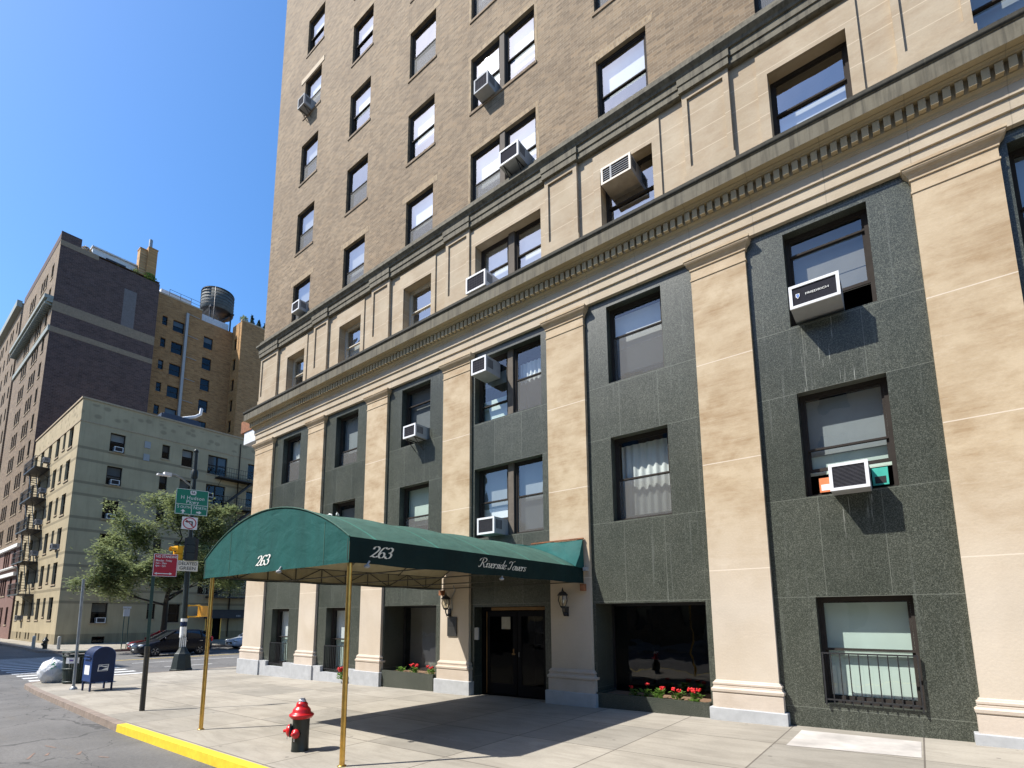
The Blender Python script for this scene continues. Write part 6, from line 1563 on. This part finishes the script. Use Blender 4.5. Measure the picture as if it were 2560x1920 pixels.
for h_ in hs2: far_window(SP(ny + .05), nb, *h_)
# buildings behind the viewer and across the street: they shade the far roadway and fill the window reflections
def block(name, label, x0, x1, y0, y1, h, mat, ncol, nfl, m2='tan_stone', z0=-.6):
    t = thing(name, label, 'building', ((x0 + x1) / 2, y1, 0)); ho = []
    for i in range(nfl):
        for k in range(ncol):
            u = x0 + (x1 - x0) * (k + .5) / ncol; zz = 1.2 + (h - 1.6) * i / nfl; ho.append((u - .6, u + .6, zz, zz + min(1.9, (h / nfl) * .6)))
    P = lambda u, v, d: (u, y1 - d, v)
    w_ = MB(); w_.holed(P, x0, x1, z0, h, ho, .2)
    for q in (((x0, y0, z0), (x0, y1, z0), (x0, y1, h), (x0, y0, h)), ((x1, y0, z0), (x1, y1, z0), (x1, y1, h), (x1, y0, h)), ((x0, y0, z0), (x1, y0, z0), (x1, y0, h), (x0, y0, h)), ((x0, y0, h), (x1, y0, h), (x1, y1, h), (x0, y1, h))): w_.quad(*q)
    w_.build('wall', mat, t)
    MB().box(x0, x1, y1 + .002, y1 + .5, h - .6, h + .1).build('cornice', M[m2], t); MB().box(x0, x1, y1 + .002, y1 + .15, 4.4, 4.8).build('string_course', M[m2], t)
    g = MB()
    for a, b_, c_, d_ in ho: g.pbox(P, a, b_, c_, d_, .16, .2)
    g.build('window_band', M['car_glass'], t)
block('corner_building', 'brown brick building across both streets that shades the far roadway', -95, -47.5, -46, -23, 34, M['brown_brick'], 14, 10)
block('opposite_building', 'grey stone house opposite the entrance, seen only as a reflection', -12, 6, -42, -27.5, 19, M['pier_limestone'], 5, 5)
block('opposite_building', 'brown brick house opposite the pavement, seen only as a reflection', -25, -12.02, -42, -27.2, 21.5, M['brown_brick'], 4, 6)
block('opposite_building', 'pale rendered house opposite the right end, seen only as a reflection', 6.02, 26, -42, -27.8, 20, M['tan_stone'], 6, 6)

# ------------------------------------------------------------------ light, sky, camera
SUN = Vector((-.85, -1.0, 1.65)).normalized()
ld = bpy.data.lights.new('sun', 'SUN'); ld.energy = 4.5; ld.angle = R(.53); ld.color = (1, .955, .88)
lo_ = bpy.data.objects.new('sun', ld); COL.objects.link(lo_); lo_.rotation_euler = SUN.to_track_quat('Z', 'Y').to_euler(); lo_.location = (-20, -30, 60)
wd = bpy.data.worlds.new('World'); SC.world = wd; wd.use_nodes = True; nt = wd.node_tree
sk_ = nt.nodes.new('ShaderNodeTexSky'); sk_.sky_type = 'NISHITA'; sk_.sun_disc = False; sk_.sun_elevation = math.asin(SUN.z); sk_.sun_rotation = math.atan2(SUN.x, SUN.y)
sk_.altitude = 0; sk_.air_density = 1.0; sk_.dust_density = .9; sk_.ozone_density = 4
bgN = nt.nodes['Background']; hs_ = nt.nodes.new('ShaderNodeHueSaturation'); hs_.inputs['Saturation'].default_value = 1.25; nt.links.new(sk_.outputs[0], hs_.inputs['Color']); nt.links.new(hs_.outputs[0], bgN.inputs[0]); bgN.inputs[1].default_value = .135
cd = bpy.data.cameras.new('camera'); co_ = bpy.data.objects.new('camera', cd); COL.objects.link(co_); SC.camera = co_
yaw, pitch, roll = R(38.9302), R(8.4491), R(-.1205)
fw = Vector((-math.sin(yaw) * math.cos(pitch), math.cos(yaw) * math.cos(pitch), math.sin(pitch))); rt = Vector((math.cos(yaw), math.sin(yaw), 0)); up = rt.cross(fw)
r2_ = rt * math.cos(roll) + up * math.sin(roll); u2_ = -rt * math.sin(roll) + up * math.cos(roll)
mw = Matrix((r2_, u2_, -fw)).transposed().to_4x4(); mw.translation = (0, -10.5, 2.016); co_.matrix_world = mw
cd.sensor_width = 36; cd.lens = 36 * .5063; cd.shift_x = .0159; cd.shift_y = .15236; cd.clip_start = .05; cd.clip_end = 3000
SC.view_settings.view_transform = 'Standard'; SC.view_settings.look = 'None'; SC.view_settings.exposure = .85; SC.view_settings.gamma = 1
SC.cycles.max_bounces = 8; SC.cycles.transparent_max_bounces = 16; SC.cycles.glossy_bounces = 4; SC.cycles.diffuse_bounces = 3; SC.cycles.caustics_reflective = False; SC.cycles.sample_clamp_indirect = 6
for o in LOCALS: del o['_local']
